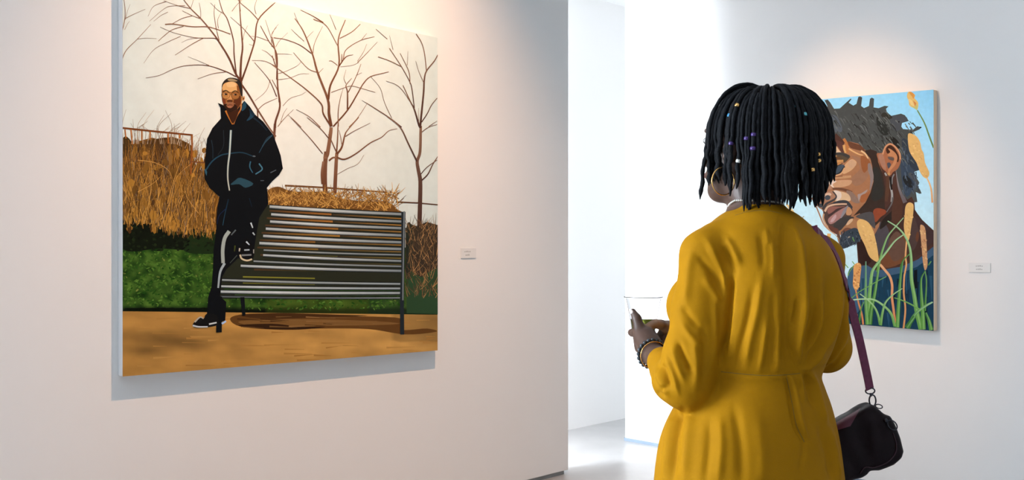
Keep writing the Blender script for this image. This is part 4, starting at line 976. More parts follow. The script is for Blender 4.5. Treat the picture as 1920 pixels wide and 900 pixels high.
class Field:
    """signed distance grid with smooth union, meshed by surface nets"""
    def __init__(self, lo, hi, h):
        self.lo = np.array(lo, float); self.h = h
        self.n = np.ceil((np.array(hi, float) - self.lo) / h).astype(int) + 1
        self.g = np.full(tuple(self.n), 1.0, dtype=np.float32)
    def _box(self, lo, hi):
        a = np.clip(np.floor((np.array(lo) - self.lo) / self.h).astype(int), 0, self.n - 1)
        b = np.clip(np.ceil((np.array(hi) - self.lo) / self.h).astype(int) + 1, a + 1, self.n)
        sl = tuple(slice(i, j) for i, j in zip(a, b))
        ax = [self.lo[k] + self.h * np.arange(a[k], b[k]) for k in range(3)]
        X, Y, Z = np.meshgrid(*ax, indexing='ij', sparse=True)
        return sl, X, Y, Z
    def merge(self, sl, d, k, sub=False):
        a = self.g[sl]; d = d.astype(np.float32)
        if sub:
            d = -d
            hh = np.clip(0.5 - 0.5 * (a - d) / k, 0, 1); self.g[sl] = a * (1 - hh) + d * hh + k * hh * (1 - hh)
            return
        hh = np.clip(0.5 + 0.5 * (a - d) / k, 0, 1)
        self.g[sl] = a * (1 - hh) + d * hh - k * hh * (1 - hh)
    def cone(self, p, q, r0, r1, k=0.01):
        p = np.array(p, float); q = np.array(q, float); m = max(r0, r1) + k * 2 + self.h * 3
        sl, X, Y, Z = self._box(np.minimum(p, q) - m, np.maximum(p, q) + m)
        v = q - p; L2 = max(1e-12, v.dot(v))
        t = np.clip(((X - p[0]) * v[0] + (Y - p[1]) * v[1] + (Z - p[2]) * v[2]) / L2, 0, 1)
        d = np.sqrt((X - p[0] - t * v[0])**2 + (Y - p[1] - t * v[1])**2 + (Z - p[2] - t * v[2])**2) - (r0 + (r1 - r0) * t)
        self.merge(sl, d, k)
    def chain(self, pts, rs, k=0.006):
        for a, b, r0, r1 in zip(pts, pts[1:], rs, rs[1:]): self.cone(a, b, r0, r1, k)
    def ellip(self, c, axes, rad, k=0.01, sub=False):
        c = np.array(c, float); m = max(rad) + 2 * k + 3 * self.h
        sl, X, Y, Z = self._box(c - m, c + m)
        s = 0; g = 0
        for ax, r in zip(axes, rad):
            u = (X - c[0]) * ax[0] + (Y - c[1]) * ax[1] + (Z - c[2]) * ax[2]
            s = s + (u / r)**2; g = g + (u / (r * r))**2
        k0 = np.sqrt(s); k1 = np.sqrt(g)
        d = k0 * (k0 - 1) / np.maximum(k1, 1e-6)
        self.merge(sl, d, k, sub)
    def rbox(self, c, axes, half, rad, k=0.006):
        c = np.array(c, float); m = np.linalg.norm(half) + 2 * k + 3 * self.h
        sl, X, Y, Z = self._box(c - m, c + m)
        out = 0; ins = -1e9
        for ax, hf in zip(axes, half):
            u = np.abs((X - c[0]) * ax[0] + (Y - c[1]) * ax[1] + (Z - c[2]) * ax[2]) - (hf - rad)
            out = out + np.maximum(u, 0)**2; ins = np.maximum(ins, u)
        self.merge(sl, np.sqrt(out) + np.minimum(ins, 0) - rad, k)
    def slab(self, poly, yc, half, rad, k=0.006):
        """rounded slab: polygon in (x, z) metres, standing at depth yc"""
        P = np.array(poly, float); m = 2 * k + 3 * self.h
        sl, X, Y, Z = self._box((P[:,0].min() - m, yc - half - m, P[:,1].min() - m), (P[:,0].max() + m, yc + half + m, P[:,1].max() + m))
        X2, Z2 = X[:, 0, :], Z[:, 0, :]; X2, Z2 = np.broadcast_arrays(X2, Z2)
        d = np.full(X2.shape, 1e9); ins = np.zeros(X2.shape, bool)
        for (ax, az), (bx, bz) in zip(P, np.roll(P, -1, 0)):
            vx, vz = bx - ax, bz - az
            t = np.clip(((X2 - ax) * vx + (Z2 - az) * vz) / max(1e-12, vx*vx + vz*vz), 0, 1)
            d = np.minimum(d, np.hypot(X2 - ax - t*vx, Z2 - az - t*vz))
            c = (az > Z2) != (bz > Z2)
            ins ^= c & (X2 < ax + (Z2 - az) * vx / (vz if abs(vz) > 1e-12 else 1e-12))
        d = np.where(ins, -d, d)[:, None, :] + rad; w = np.abs(Y - yc) - half + rad
        self.merge(sl, np.hypot(np.maximum(d, 0), np.maximum(w, 0)) + np.minimum(np.maximum(d, w), 0) - rad, k)
    def loft(self, rings, ru, fu, k=0.02, expo=2.2):
        """rings: (z, cx, cy, a, b) from low to high; ellipse axes ru (a) and fu (b)"""
        rg = np.array(sorted(rings), float)
        lo = np.array((rg[:,1].min() - rg[:,3:].max() * 1.4, rg[:,2].min() - rg[:,3:].max() * 1.4, rg[0,0] - 0.05))
        hi = np.array((rg[:,1].max() + rg[:,3:].max() * 1.4, rg[:,2].max() + rg[:,3:].max() * 1.4, rg[-1,0] + 0.05))
        sl, X, Y, Z = self._box(lo, hi)
        def spl(col):
            z = Z.ravel(); zz = rg[:,0]; vv = rg[:,col]
            m = np.gradient(vv, zz)
            i = np.clip(np.searchsorted(zz, z) - 1, 0, len(zz) - 2); hh = zz[i+1] - zz[i]
            t = np.clip((z - zz[i]) / hh, 0, 1)
            return ((2*t**3 - 3*t**2 + 1) * vv[i] + (t**3 - 2*t**2 + t) * hh * m[i] + (-2*t**3 + 3*t**2) * vv[i+1] + (t**3 - t**2) * hh * m[i+1]).reshape(Z.shape)
        cx, cy, a, b = spl(1), spl(2), spl(3), spl(4)
        u = ((X - cx) * ru[0] + (Y - cy) * ru[1]) / a; v = ((X - cx) * fu[0] + (Y - cy) * fu[1]) / b
        d = ((np.abs(u)**expo + np.abs(v)**expo)**(1 / expo) - 1) * np.minimum(a, b)
        d = np.maximum(d, np.maximum(rg[0,0] - Z, Z - rg[-1,0]))
        self.merge(sl, d, k)
    def mesh(self, smooth=2):
        g = self.g; h = self.h
        s = g < 0
        n0, n1, n2 = g.shape
        cnt = np.zeros((n0-1, n1-1, n2-1), np.int8)
        for i in (0,1):
            for j in (0,1):
                for k in (0,1):
                    cnt += s[i:n0-1+i, j:n1-1+j, k:n2-1+k]
        act = (cnt > 0) & (cnt < 8)
        idx = np.full(act.shape, -1, np.int64); I, J, K = np.nonzero(act); idx[I, J, K] = np.arange(len(I))
        acc = np.zeros((len(I), 3)); w = np.zeros(len(I))
        corners = [(i, j, k) for i in (0,1) for j in (0,1) for k in (0,1)]
        vals = {c: g[I + c[0], J + c[1], K + c[2]] for c in corners}
        for a in corners:
            for ax in range(3):
                if a[ax] == 1: continue
                b = list(a); b[ax] = 1; b = tuple(b)
                va, vb = vals[a], vals[b]
                cr = (va < 0) != (vb < 0)
                t = np.where(cr, va / np.where(cr, va - vb, 1), 0)
                p = np.tile(np.array(a, float), (len(I), 1)); p[:, ax] += t
                acc += p * cr[:, None]; w += cr
        V = (acc / w[:, None] + np.stack([I, J, K], 1)) * h + self.lo
        quads = []
        for ax in range(3):
            o1, o2 = [(1, 2), (2, 0), (0, 1)][ax]
            sa = [slice(None)] * 3; sb = [slice(None)] * 3
            sa[ax] = slice(0, -1); sb[ax] = slice(1, None)
            A_, B_ = s[tuple(sa)], s[tuple(sb)]
            e = np.array(np.nonzero(A_ != B_)).T
            ok = (e[:, o1] > 0) & (e[:, o2] > 0) & (e[:, o1] < g.shape[o1] - 1) & (e[:, o2] < g.shape[o2] - 1)
            e = e[ok]; inside = A_[tuple(e.T)]
            def cell(d1, d2):
                c = e.copy(); c[:, o1] -= d1; c[:, o2] -= d2
                return idx[tuple(c.T)]
            q = np.stack([cell(1, 1), cell(0, 1), cell(0, 0), cell(1, 0)], 1)
            q[~inside] = q[~inside][:, ::-1]
            quads.append(q)
        Q = np.concatenate(quads)
        for _ in range(smooth): V = relax(V, Q)
        return V, Q

def relax(V, Q, lam=0.5):
    acc = np.zeros_like(V); cnt = np.zeros(len(V))
    for a, b in ((0, 1), (1, 2), (2, 3), (3, 0)):
        np.add.at(acc, Q[:, a], V[Q[:, b]]); np.add.at(cnt, Q[:, a], 1)
        np.add.at(acc, Q[:, b], V[Q[:, a]]); np.add.at(cnt, Q[:, b], 1)
    m = cnt > 0
    V = V.copy(); V[m] += lam * (acc[m] / cnt[m, None] - V[m])
    return V

def vnormals(V, Q):
    n = np.cross(V[Q[:, 2]] - V[Q[:, 0]], V[Q[:, 3]] - V[Q[:, 1]])
    N = np.zeros_like(V)
    for k in range(4): np.add.at(N, Q[:, k], n)
    return N / np.maximum(np.linalg.norm(N, axis=1, keepdims=True), 1e-9)

def np_mesh(name, V, Q, mat, parent, origin):
    me = bpy.data.meshes.new(name)
    V = np.asarray(V, np.float32) - np.asarray(origin, np.float32)
    me.vertices.add(len(V)); me.vertices.foreach_set('co', V.ravel())
    me.loops.add(Q.size); me.loops.foreach_set('vertex_index', Q.astype(np.int32).ravel())
    me.polygons.add(len(Q)); me.polygons.foreach_set('loop_start', np.arange(0, Q.size, Q.shape[1], dtype=np.int32))
    me.update(calc_edges=True); me.validate()
    return link(name, me, mat, parent, smooth=True)

def tube(pts, rad, seg=8, closed=False, cap=True):
    """tube of quads and end fans along a polyline; rad is one number or one per point"""
    P = np.array(pts, float); m = len(P)
    rad = np.full(m, rad) if np.isscalar(rad) else np.array(rad, float)
    T = (np.roll(P, -1, 0) - np.roll(P, 1, 0)) if closed else np.gradient(P, axis=0)
    T /= np.maximum(np.linalg.norm(T, axis=1, keepdims=True), 1e-9)
    ref = np.array((0, 0, 1.0)) if abs(T[0][2]) < 0.9 else np.array((1.0, 0, 0))
    u = np.cross(T[0], ref); u /= np.linalg.norm(u)
    V = []
    for i in range(m):
        u = u - T[i] * u.dot(T[i]); u /= max(np.linalg.norm(u), 1e-9); w = np.cross(T[i], u)
        for s in range(seg):
            a = 2 * math.pi * s / seg
            V.append(P[i] + rad[i] * (math.cos(a) * u + math.sin(a) * w))
    Fs = []
    rng = m if closed else m - 1
    for i in range(rng):
        j = (i + 1) % m
        for s in range(seg):
            t = (s + 1) % seg
            Fs.append((i*seg+s, i*seg+t, j*seg+t, j*seg+s))
    if not closed and cap:
        Fs.append(tuple(range(seg))[::-1]); Fs.append(tuple((m-1)*seg + s for s in range(seg)))
    return V, Fs

def tube_obj(name, pts, rad, mat, parent, origin, seg=8, closed=False):
    V, Fs = tube(pts, rad, seg, closed)
    me = mesh_from(name, [v - np.array(origin) for v in V], Fs)
    return link(name, me, mat, parent, smooth=True)

# materials
M_SKIN = material('dark_brown_skin', (0.085, 0.045, 0.032), 0.45, noise_scale=60, noise_amt=0.1, bump=0.1, bump_scale=500, spec=0.4)
_nt = M_SKIN.node_tree; _at = _nt.nodes.new('ShaderNodeAttribute'); _at.attribute_name = 'palm'
_mx = _nt.nodes.new('ShaderNodeMix'); _mx.data_type = 'RGBA'
_b = _nt.nodes['Principled BSDF']; _src = _b.inputs['Base Color'].links[0].from_socket
_nt.links.new(_at.outputs['Fac'], _mx.inputs['Factor']); _nt.links.new(_src, _mx.inputs['A']); _mx.inputs['B'].default_value = (0.36, 0.22, 0.14, 1)
_nt.links.new(_mx.outputs['Result'], _b.inputs['Base Color'])
M_NAIL = material('pale_nail_polish', (0.70, 0.62, 0.60), 0.2)
M_DRESS = material('mustard_crepe', (0.39, 0.174, 0.0025), 0.72, noise_scale=14, noise_amt=0.05, bump=0.25, bump_scale=900, spec=0.08)
M_SEAM = material('mustard_thread', (0.22, 0.125, 0.010), 0.8)
M_HAIR = material('black_locs', (0.0040, 0.0045, 0.0062), 0.7, noise_scale=90, noise_amt=0.4, bump=0.6, bump_scale=420, spec=0.16)
M_GOLD = material('gold', (0.85, 0.48, 0.16), 0.25, metallic=1.0)
M_PEARL = material('white_pearl', (0.75, 0.72, 0.66), 0.2, coat=0.5)
M_DARKBEAD = material('dark_stone_bead', (0.03, 0.04, 0.05), 0.15, spec=0.6)
M_EYE = material('eye_white', (0.5, 0.47, 0.45), 0.3)
M_LIP = material('lip', (0.16, 0.05, 0.045), 0.4)
M_BAG = material('dark_burgundy_nylon', (0.0075, 0.0016, 0.0030), 0.5, noise_scale=25, noise_amt=0.3, bump=0.3, bump_scale=600, spec=0.18)
M_BAGTOP = material('burgundy_panel', (0.10, 0.014, 0.032), 0.55, noise_scale=25, noise_amt=0.2, bump=0.3, bump_scale=600)
M_STRAP = material('burgundy_webbing', (0.17, 0.024, 0.070), 0.65, noise_scale=120, noise_amt=0.25, bump=0.5, bump_scale=900)
M_GUN = material('gunmetal', (0.05, 0.05, 0.06), 0.3, metallic=0.9)
M_SHOE = material('black_leather_shoe', (0.02, 0.02, 0.02), 0.35)

P0 = PW(1410, 450, 0.0); P0[2] = 0.0
person = empty('person', tuple(P0))
tag(person, 'person in a mustard dress seen from behind, looking away and holding a cup', 'person')
ru = np.array((0.87, 0.49, 0)); ru /= np.linalg.norm(ru)       # to the visitor's right
fu = np.array((-ru[1], ru[0], 0))                                # where the body faces
zu = np.array((0, 0, 1.0))
hf = np.array((-0.72, 0.694, 0)); hs = np.array((0.694, 0.72, 0))  # head: face direction and its right
HD = PW(1402, 262, 0.03)

def ring(y, xl, xr, b, dy=0.0, scale=1.0):
    c = PW((xl + xr) / 2, y, dy); hw = (xr - xl) / 2 / F_PX * (ZP + dy)
    a2 = max(0.0005, hw**2 - (b * ru[1])**2)
    return (c[2], c[0], c[1], math.sqrt(a2) / ru[0] * scale, b * scale)

# joints
SHL, ELL, WRL = PW(1322, 476, -0.055), PW(1290, 716, -0.075), PW(1221, 662, 0.115)
SHR, ELR, WRR = PW(1540, 486, 0.085), PW(1552, 648, 0.075), PW(1276, 620, 0.235)
CUPX, CUPY, CUPDY = 1206.5, 626, 0.225
CB = PW(CUPX, CUPY, CUPDY)      # centre of the cup's base

# ---- body: one continuous surface
fb = Field((P0[0] - 0.40, ZP - 0.22, -0.01), (P0[0] + 0.32, ZP + 0.36, 1.68), 0.0034)
fb.ellip(HD - 0.012 * hf + 0.010 * zu, (hf, hs, zu), (0.092, 0.073, 0.092), 0.01)
fb.ellip(HD + 0.028 * hf - 0.055 * zu, (hf, hs, zu), (0.062, 0.056, 0.070), 0.03)
fb.ellip(HD + 0.066 * hf - 0.108 * zu, (hf, hs, zu), (0.026, 0.026, 0.022), 0.03)     # chin
fb.cone(HD + 0.082 * hf - 0.005 * zu, HD + 0.098 * hf - 0.040 * zu, 0.007, 0.013, 0.012)  # nose
fb.ellip(HD + 0.086 * hf - 0.072 * zu, (hf, hs, zu), (0.014, 0.024, 0.012), 0.01)     # mouth
fb.ellip(HD + 0.076 * hf + 0.022 * zu, (hf, hs, zu), (0.014, 0.045, 0.010), 0.012)    # brow
for sgn in (-1, 1):
    ec = HD + 0.000 * hf + sgn * 0.073 * hs - 0.030 * zu
    fb.ellip(ec, (hf, hs, zu), (0.016, 0.007, 0.028), 0.008)
    fb.ellip(ec + sgn * 0.006 * hs, (hf, hs, zu), (0.008, 0.004, 0.015), 0.004, sub=True)
    fb.ellip(HD + 0.084 * hf + sgn * 0.031 * hs + 0.002 * zu, (hf, hs, zu), (0.012, 0.015, 0.010), 0.008, sub=True)
fb.cone(PW(1406, 340, 0.035), PW(1420, 405, 0.015), 0.050, 0.054, 0.02)
fb.loft([ring(y, xl, xr, b, 0.0, 0.76) for y, xl, xr, b in ((405, 1350, 1490, .07), (432, 1312, 1530, .095), (500, 1300, 1562, .12), (577, 1282, 1566, .13), (650, 1292, 1552, .125), (700, 1304, 1534, .115), (754, 1276, 1548, .13), (830, 1244, 1568, .145), (905, 1240, 1570, .14), (960, 1250, 1562, .12))], ru, fu, 0.04)
HIPC = PW(1408, 905, 0.0)
for sgn in (-1, 1):
    hip = HIPC + sgn * 0.085 * ru - np.array((0, 0, 0.02)); knee = np.array((*(HIPC + sgn * 0.085 * ru + 0.01 * fu)[:2], 0.46)); ank = np.array((*(HIPC + sgn * 0.085 * ru - 0.02 * fu)[:2], 0.085))
    fb.chain([hip, (hip + knee) / 2, knee], [0.088, 0.075, 0.055], 0.03)
    calf = knee + (ank - knee) * 0.3 - 0.015 * fu
    fb.chain([knee, calf, ank], [0.052, 0.054, 0.034], 0.02)
    heel = ank - 0.03 * fu; heel[2] = 0.032; toe = ank + 0.15 * fu; toe[2] = 0.026
    fb.chain([ank, heel], [0.034, 0.028], 0.02); fb.cone(heel, toe, 0.030, 0.024, 0.02); fb.cone(ank, toe, 0.03, 0.022, 0.02)
# arms
fb.chain([SHL, (SHL + ELL) / 2, ELL], [0.034, 0.033, 0.032], 0.02)
fb.chain([ELL, ELL + (WRL - ELL) * 0.35, WRL], [0.032, 0.033, 0.0245], 0.02)
fb.chain([SHR, (SHR + ELR) / 2, ELR], [0.034, 0.033, 0.032], 0.02)
fb.chain([ELR, ELR + (WRR - ELR) * 0.35, WRR], [0.032, 0.033, 0.0245], 0.02)
def around(alpha, rho, py):
    q = PW(CUPX, py, CUPDY)
    return np.array((q[0] + rho * math.cos(math.radians(alpha)), q[1] + rho * math.sin(math.radians(alpha)), q[2]))
# left hand: palm, thumb standing up along the cup, fingers closing round its far side
PLM = PW(1210, 634, 0.155)
fb.cone(WRL, PLM, 0.024, 0.022, 0.012)
fb.chain([PW(1219, 650, 0.130), PW(1204, 634, 0.168), PW(1200, 620, 0.178)], [0.020, 0.017, 0.014], 0.012)
fb.cone(PW(1225, 642, 0.140), PW(1214, 622, 0.175), 0.017, 0.014, 0.012)
THL = [PW(1203, 638, 0.155), PW(1198, 613, 0.172), PW(1194, 597, 0.178), PW(1186, 583, 0.186)]
fb.chain(THL, [0.0145, 0.0115, 0.0100, 0.0072], 0.006)
for k, (py, a0, a1, r) in enumerate(((622, 238, 120, 0.0084), (637, 250, 112, 0.0084), (646, 252, 118, 0.0080), (653, 254, 128, 0.0074))):
    rho = (0.0300, 0.0170, 0.0155, 0.0140)[k]
    pts = [around(a0, rho + 0.012, py)] + [around(a0 + (a1 - a0) * t, rho - 0.003 * t, py + 3 * t) for t in (0.3, 0.65, 1.0)]
    fb.chain(pts, [r * 1.25, r * 1.1, r, r * 0.8], 0.004)
# right hand: comes from the other side and cradles the base
PRM = PW(1250, 624, 0.235)
fb.cone(WRR, PRM, 0.024, 0.020, 0.012)
fb.cone(PW(1262, 614, 0.225), PW(1246, 611, 0.212), 0.016, 0.013, 0.01)
fb.chain([PW(1254, 614, 0.215), PW(1240, 609, 0.195), PW(1229, 607, 0.186), PW(1218, 609, 0.182)], [0.0135, 0.0112, 0.0100, 0.0075], 0.006)
for k, (py, a0, a1, r) in enumerate(((634, -5, 85, 0.0088), (644, -8, 95, 0.0090), (653, -12, 85, 0.0086), (661, -15, 70, 0.0076))):
    rho = 0.036 - 0.003 * k
    pts = [around(a0 - 10, rho + 0.014, py - 2)] + [around(a0 + (a1 - a0) * t, rho, py) for t in (0.3, 0.65, 1.0)]
    fb.chain(pts, [r * 1.25, r * 1.1, r, r * 0.8], 0.004)
V, Q = fb.mesh(2)
body = np_mesh('body', V, Q, M_SKIN, person, P0)
# paler palms and finger undersides of the far hand
pal = np.zeros(len(V))
for a in (PW(1262, 616, 0.225), PW(1246, 611, 0.205), PW(1230, 607, 0.186), PW(1219, 609, 0.182), PW(1250, 640, 0.225), PW(1225, 648, 0.22)):
    pal = np.maximum(pal, np.clip(1.6 - np.linalg.norm(V - a, axis=1) / 0.016, 0, 1))
ca = body.data.color_attributes.new('palm', 'FLOAT_COLOR', 'POINT')
arr = np.ones((len(V), 4), np.float32); arr[:, :3] = pal[:, None]; ca.data.foreach_set('color', arr.ravel())
del fb
# nails and face details
def ellipsoid_obj(name, c, axes, rad, mat, parent, origin, n=10):
    bm = bmesh.new(); bmesh.ops.create_uvsphere(bm, u_segments=n + 4, v_segments=n, radius=1.0)
    Mx = Matrix(((axes[0][0]*rad[0], axes[1][0]*rad[1], axes[2][0]*rad[2]), (axes[0][1]*rad[0], axes[1][1]*rad[1], axes[2][1]*rad[2]), (axes[0][2]*rad[0], axes[1][2]*rad[1], axes[2][2]*rad[2]))).to_4x4()
    Mx.translation = Vector(tuple(np.array(c) - np.array(origin)))
    bm.transform(Mx)
    return link(name, bm_mesh(name, bm), mat, parent, smooth=True)
tv = THL[3] - THL[2]; tv /= np.linalg.norm(tv)
nn = np.array((-0.75, -0.65, 0.1)); nn -= tv * nn.dot(tv); nn /= np.linalg.norm(nn)
o = ellipsoid_obj('thumbnail', THL[3] + nn * 0.0058 - tv * 0.001, (tv, np.cross(nn, tv), nn), (0.0078, 0.0052, 0.0022), M_NAIL, person, P0); o['label'] = 'pale polished thumbnail'
for sgn in (-1, 1):
    ellipsoid_obj('eye', HD + 0.076 * hf + sgn * 0.031 * hs + 0.001 * zu, (hf, hs, zu), (0.0105, 0.012, 0.0062), M_EYE, person, P0)
for sgn in (-1, 1):
    ellipsoid_obj('iris', HD + 0.0838 * hf + sgn * 0.031 * hs + 0.001 * zu, (hf, hs, zu), (0.0048, 0.0064, 0.0064), M_SHOE, person, P0)
ellipsoid_obj('lips', HD + 0.094 * hf - 0.072 * zu, (hf, hs, zu), (0.008, 0.022, 0.008), M_LIP, person, P0)
for sgn in (-1, 1):
    fs = Field((P0[0] - 0.28, ZP - 0.22, -0.005), (P0[0] + 0.28, ZP + 0.26, 0.11), 0.005)
    c = HIPC + sgn * 0.085 * ru; hl = np.array((*(c - 0.055 * fu)[:2], 0.036)); tp = np.array((*(c + 0.14 * fu)[:2], 0.030))
    fs.cone(hl, tp, 0.037, 0.032, 0.01); V, Q = fs.mesh(2); V[:, 2] = np.maximum(V[:, 2], 0.0)
    np_mesh('shoe', V, Q, M_SHOE, person, P0)

# ---- dress
fd = Field((P0[0] - 0.27, ZP - 0.24, 0.33), (P0[0] + 0.28, ZP + 0.30, 1.43), 0.0031)
RG = [(384, 1380, 1464, .056), (392, 1373, 1472, .062), (402, 1356, 1490, .075), (415, 1338, 1508, .088), (432, 1318, 1528, .10), (460, 1306, 1552, .115), (500, 1304, 1568, .128), (540, 1300, 1572, .138), (577, 1296, 1572, .143), (610, 1296, 1567, .140), (650, 1300, 1556, .130), (690, 1304, 1538, .122), (704, 1304, 1534, .121), (725, 1292, 1541, .126), (754, 1272, 1552, .137), (813, 1242, 1568, .152), (870, 1231, 1578, .160), (900, 1228, 1582, .163), (1000, 1222, 1590, .168), (1180, 1206, 1606, .178), (1285, 1200, 1612, .18)]
fd.loft([ring(*r) for r in RG], ru, fu, 0.01)
fd.ellip(PW(1297, 574, 0.045), (ru, fu, zu), (0.055, 0.055, 0.062), 0.05)
fd.ellip(PW(1420, 574, 0.130), (ru, fu, zu), (0.055, 0.055, 0.062), 0.05)
# sleeves: set-in shoulder, full lower sleeve gathered below the elbow
SL1 = SHL + (ELL - SHL) * 0.45; SL2 = SHL + (ELL - SHL) * 0.8
fd.chain([PW(1340, 452, -0.035), SHL, SL1, SL2, PW(1286, 718, -0.070)], [0.036, 0.047, 0.049, 0.053, 0.054], 0.022)
CUFL = ELL + (WRL - ELL) * 0.66
fd.chain([PW(1286, 716, -0.070), PW(1268, 712, -0.035), PW(1258, 694, 0.01), CUFL], [0.052, 0.047, 0.041, 0.034], 0.014)
fd.chain([PW(1520, 462, 0.06), SHR, SHR + (ELR - SHR) * 0.5, PW(1550, 652, 0.075)], [0.036, 0.044, 0.045, 0.050], 0.022)
fd.chain([PW(1550, 652, 0.075), ELR + (WRR - ELR) * 0.3, ELR + (WRR - ELR) * 0.78], [0.050, 0.047, 0.038], 0.014)
V, Q = fd.mesh(3)
del fd
N = vnormals(V, Q)
def proj(V): return np.stack([960 + F_PX * V[:, 0] / V[:, 1], 450 + F_PX * (CAM_H - V[:, 2]) / V[:, 1]], 1)
def seg_dist(P, pts, smooth=True):
    pts = catmull(pts, False, 5) if (smooth and len(pts) > 2) else pts
    best = np.full(len(P), 1e9); along = np.zeros(len(P)); n = len(pts) - 1
    for i in range(n):
        a = np.array(pts[i], float); b = np.array(pts[i+1], float); v = b - a; L2 = max(1e-9, v.dot(v))
        t = np.clip((P - a) @ v / L2, 0, 1); d = np.linalg.norm(P - a - t[:, None] * v, axis=1)
        m = d < best; best[m] = d[m]; along[m] = (i + t[m]) / n
    return best, along
# cloth folds on the back, as ridges (+) and creases (-) in millimetres
FOLDS = [([(1488, 425), (1500, 470), (1508, 530), (1508, 590), (1498, 640), (1497, 690)], 7, 6.0), ([(1472, 415), (1474, 480), (1478, 560), (1476, 640), (1484, 695)], 12, -7.0),
         ([(1516, 470), (1526, 540), (1524, 600), (1510, 660)], 10, -5.0), ([(1497, 560), (1495, 585), (1490, 610)], 4, -5.0),
         ([(1566, 480), (1573, 530), (1572, 575), (1560, 628), (1530, 672), (1501, 698)], 7, 7.0), ([(1552, 520), (1556, 575), (1544, 625), (1516, 668), (1496, 694)], 8, -6.0),
         ([(1544, 570), (1534, 620), (1516, 660), (1500, 692)], 5, 5.0), ([(1535, 560), (1526, 610), (1508, 655)], 5, -3.0),
         ([(1326, 450), (1344, 488), (1358, 520), (1364, 545)], 7, 5.0), ([(1372, 515), (1368, 560), (1362, 620), (1352, 680)], 6, -9.0), ([(1362, 446), (1376, 470), (1388, 496)], 6, 3.5), ([(1352, 460), (1368, 490), (1380, 515)], 6, -3.0),
         ([(1424, 440), (1428, 470), (1430, 500)], 5, -2.2), ([(1446, 440), (1450, 480), (1450, 520)], 5, 2.2), ([(1436, 430), (1440, 460)], 4, 2.0),
         ([(1428, 520), (1420, 580), (1406, 640), (1398, 690)], 7, 3.0), ([(1412, 540), (1402, 600), (1386, 660), (1380, 694)], 7, -3.0), ([(1450, 540), (1448, 610), (1440, 694)], 8, -2.5), ([(1438, 600), (1432, 650), (1424, 696)], 5, 2.5), ([(1462, 600), (1460, 650), (1458, 696)], 5, 2.5),
         ([(1352, 694), (1390, 700), (1430, 702), (1470, 701), (1500, 699), (1524, 695)], 4, -1.2), ([(1352, 700), (1430, 708), (1500, 705)], 5, 0.6),
         ([(1474, 704), (1483, 745), (1492, 794), (1507, 828)], 5, -4.5), ([(1484, 706), (1494, 750), (1502, 794), (1512, 822)], 5, 3.5), ([(1507, 826), (1506, 850), (1500, 880)], 5, -2.0),
         ([(1498, 702), (1502, 725), (1506, 760)], 4, 3.5), ([(1508, 698), (1516, 725), (1524, 765)], 5, -4.0), ([(1518, 694), (1528, 722), (1540, 765), (1548, 800)], 6, 5.0), ([(1536, 800), (1552, 850), (1562, 900)], 7, -4.0), ([(1554, 800), (1566, 850), (1574, 905)], 6, 4.0),
         ([(1281, 768), (1272, 800), (1265, 838), (1260, 905)], 6, -5.0), ([(1262, 775), (1252, 820), (1245, 905)], 8, 4.0), ([(1296, 770), (1288, 820), (1282, 905)], 10, 4.0),
         ([(1330, 790), (1328, 850), (1322, 905)], 8, -2.5), ([(1350, 780), (1352, 840), (1346, 905)], 8, 2.5), ([(1376, 760), (1388, 830), (1392, 905)], 10, -3.0), ([(1420, 780), (1430, 850), (1428, 905)], 12, 2.0),
         # left sleeve
         ([(1271, 640), (1282, 668), (1298, 700)], 5, -5.0), ([(1262, 650), (1270, 680), (1282, 712)], 5, 4.0), ([(1241, 682), (1247, 700), (1256, 726)], 4, -5.0), ([(1232, 690), (1240, 715), (1252, 742)], 5, 4.0), ([(1300, 640), (1306, 680), (1304, 730)], 7, 3.5), ([(1318, 610), (1322, 660), (1318, 710)], 7, -3.0), ([(1250, 670), (1262, 700), (1272, 740)], 4, 3.0), ([(1240, 730), (1252, 726)], 4, -4.0), ([(1232, 735), (1246, 742)], 4, -3.0),
         ([(1278, 574), (1292, 594), (1312, 616)], 6, -3.0), ([(1276, 600), (1296, 632), (1316, 650)], 6, 3.0), ([(1296, 470), (1290, 520), (1284, 570)], 8, 3.0), ([(1308, 480), (1326, 500), (1346, 530)], 6, -3.0), ([(1320, 520), (1336, 545), (1350, 570)], 7, 3.0), ([(1340, 560), (1342, 620), (1338, 680)], 6, 2.5),
         # right sleeve
         ([(1586, 560), (1580, 600), (1562, 640), (1540, 664)], 5, -5.0), ([(1590, 590), (1582, 640), (1560, 672), (1540, 684)], 5, 4.0), ([(1584, 650), (1566, 680), (1546, 692)], 4, -3.0)]
PX = proj(V)
facing = np.clip(-(N * (V - np.array((0, 0, CAM_H)))).sum(1) / np.linalg.norm(V - np.array((0, 0, CAM_H)), axis=1), 0, 1)
fw = np.clip((facing - 0.08) / 0.3, 0, 1)
disp = np.zeros(len(V))
for pts, w, mm in FOLDS:
    lo = np.min(pts, 0) - w * 3; hi = np.max(pts, 0) + w * 3
    m = np.nonzero(((PX > lo) & (PX < hi)).all(1) & (fw > 0))[0]
    if not len(m): continue
    d, al = seg_dist(PX[m], pts)
    fade = np.clip(np.minimum(al, 1 - al) * 4 + 0.25, 0, 1)
    disp[m] += 0.00175 * mm * np.exp(-(d / w)**2) * fade * fw[m]
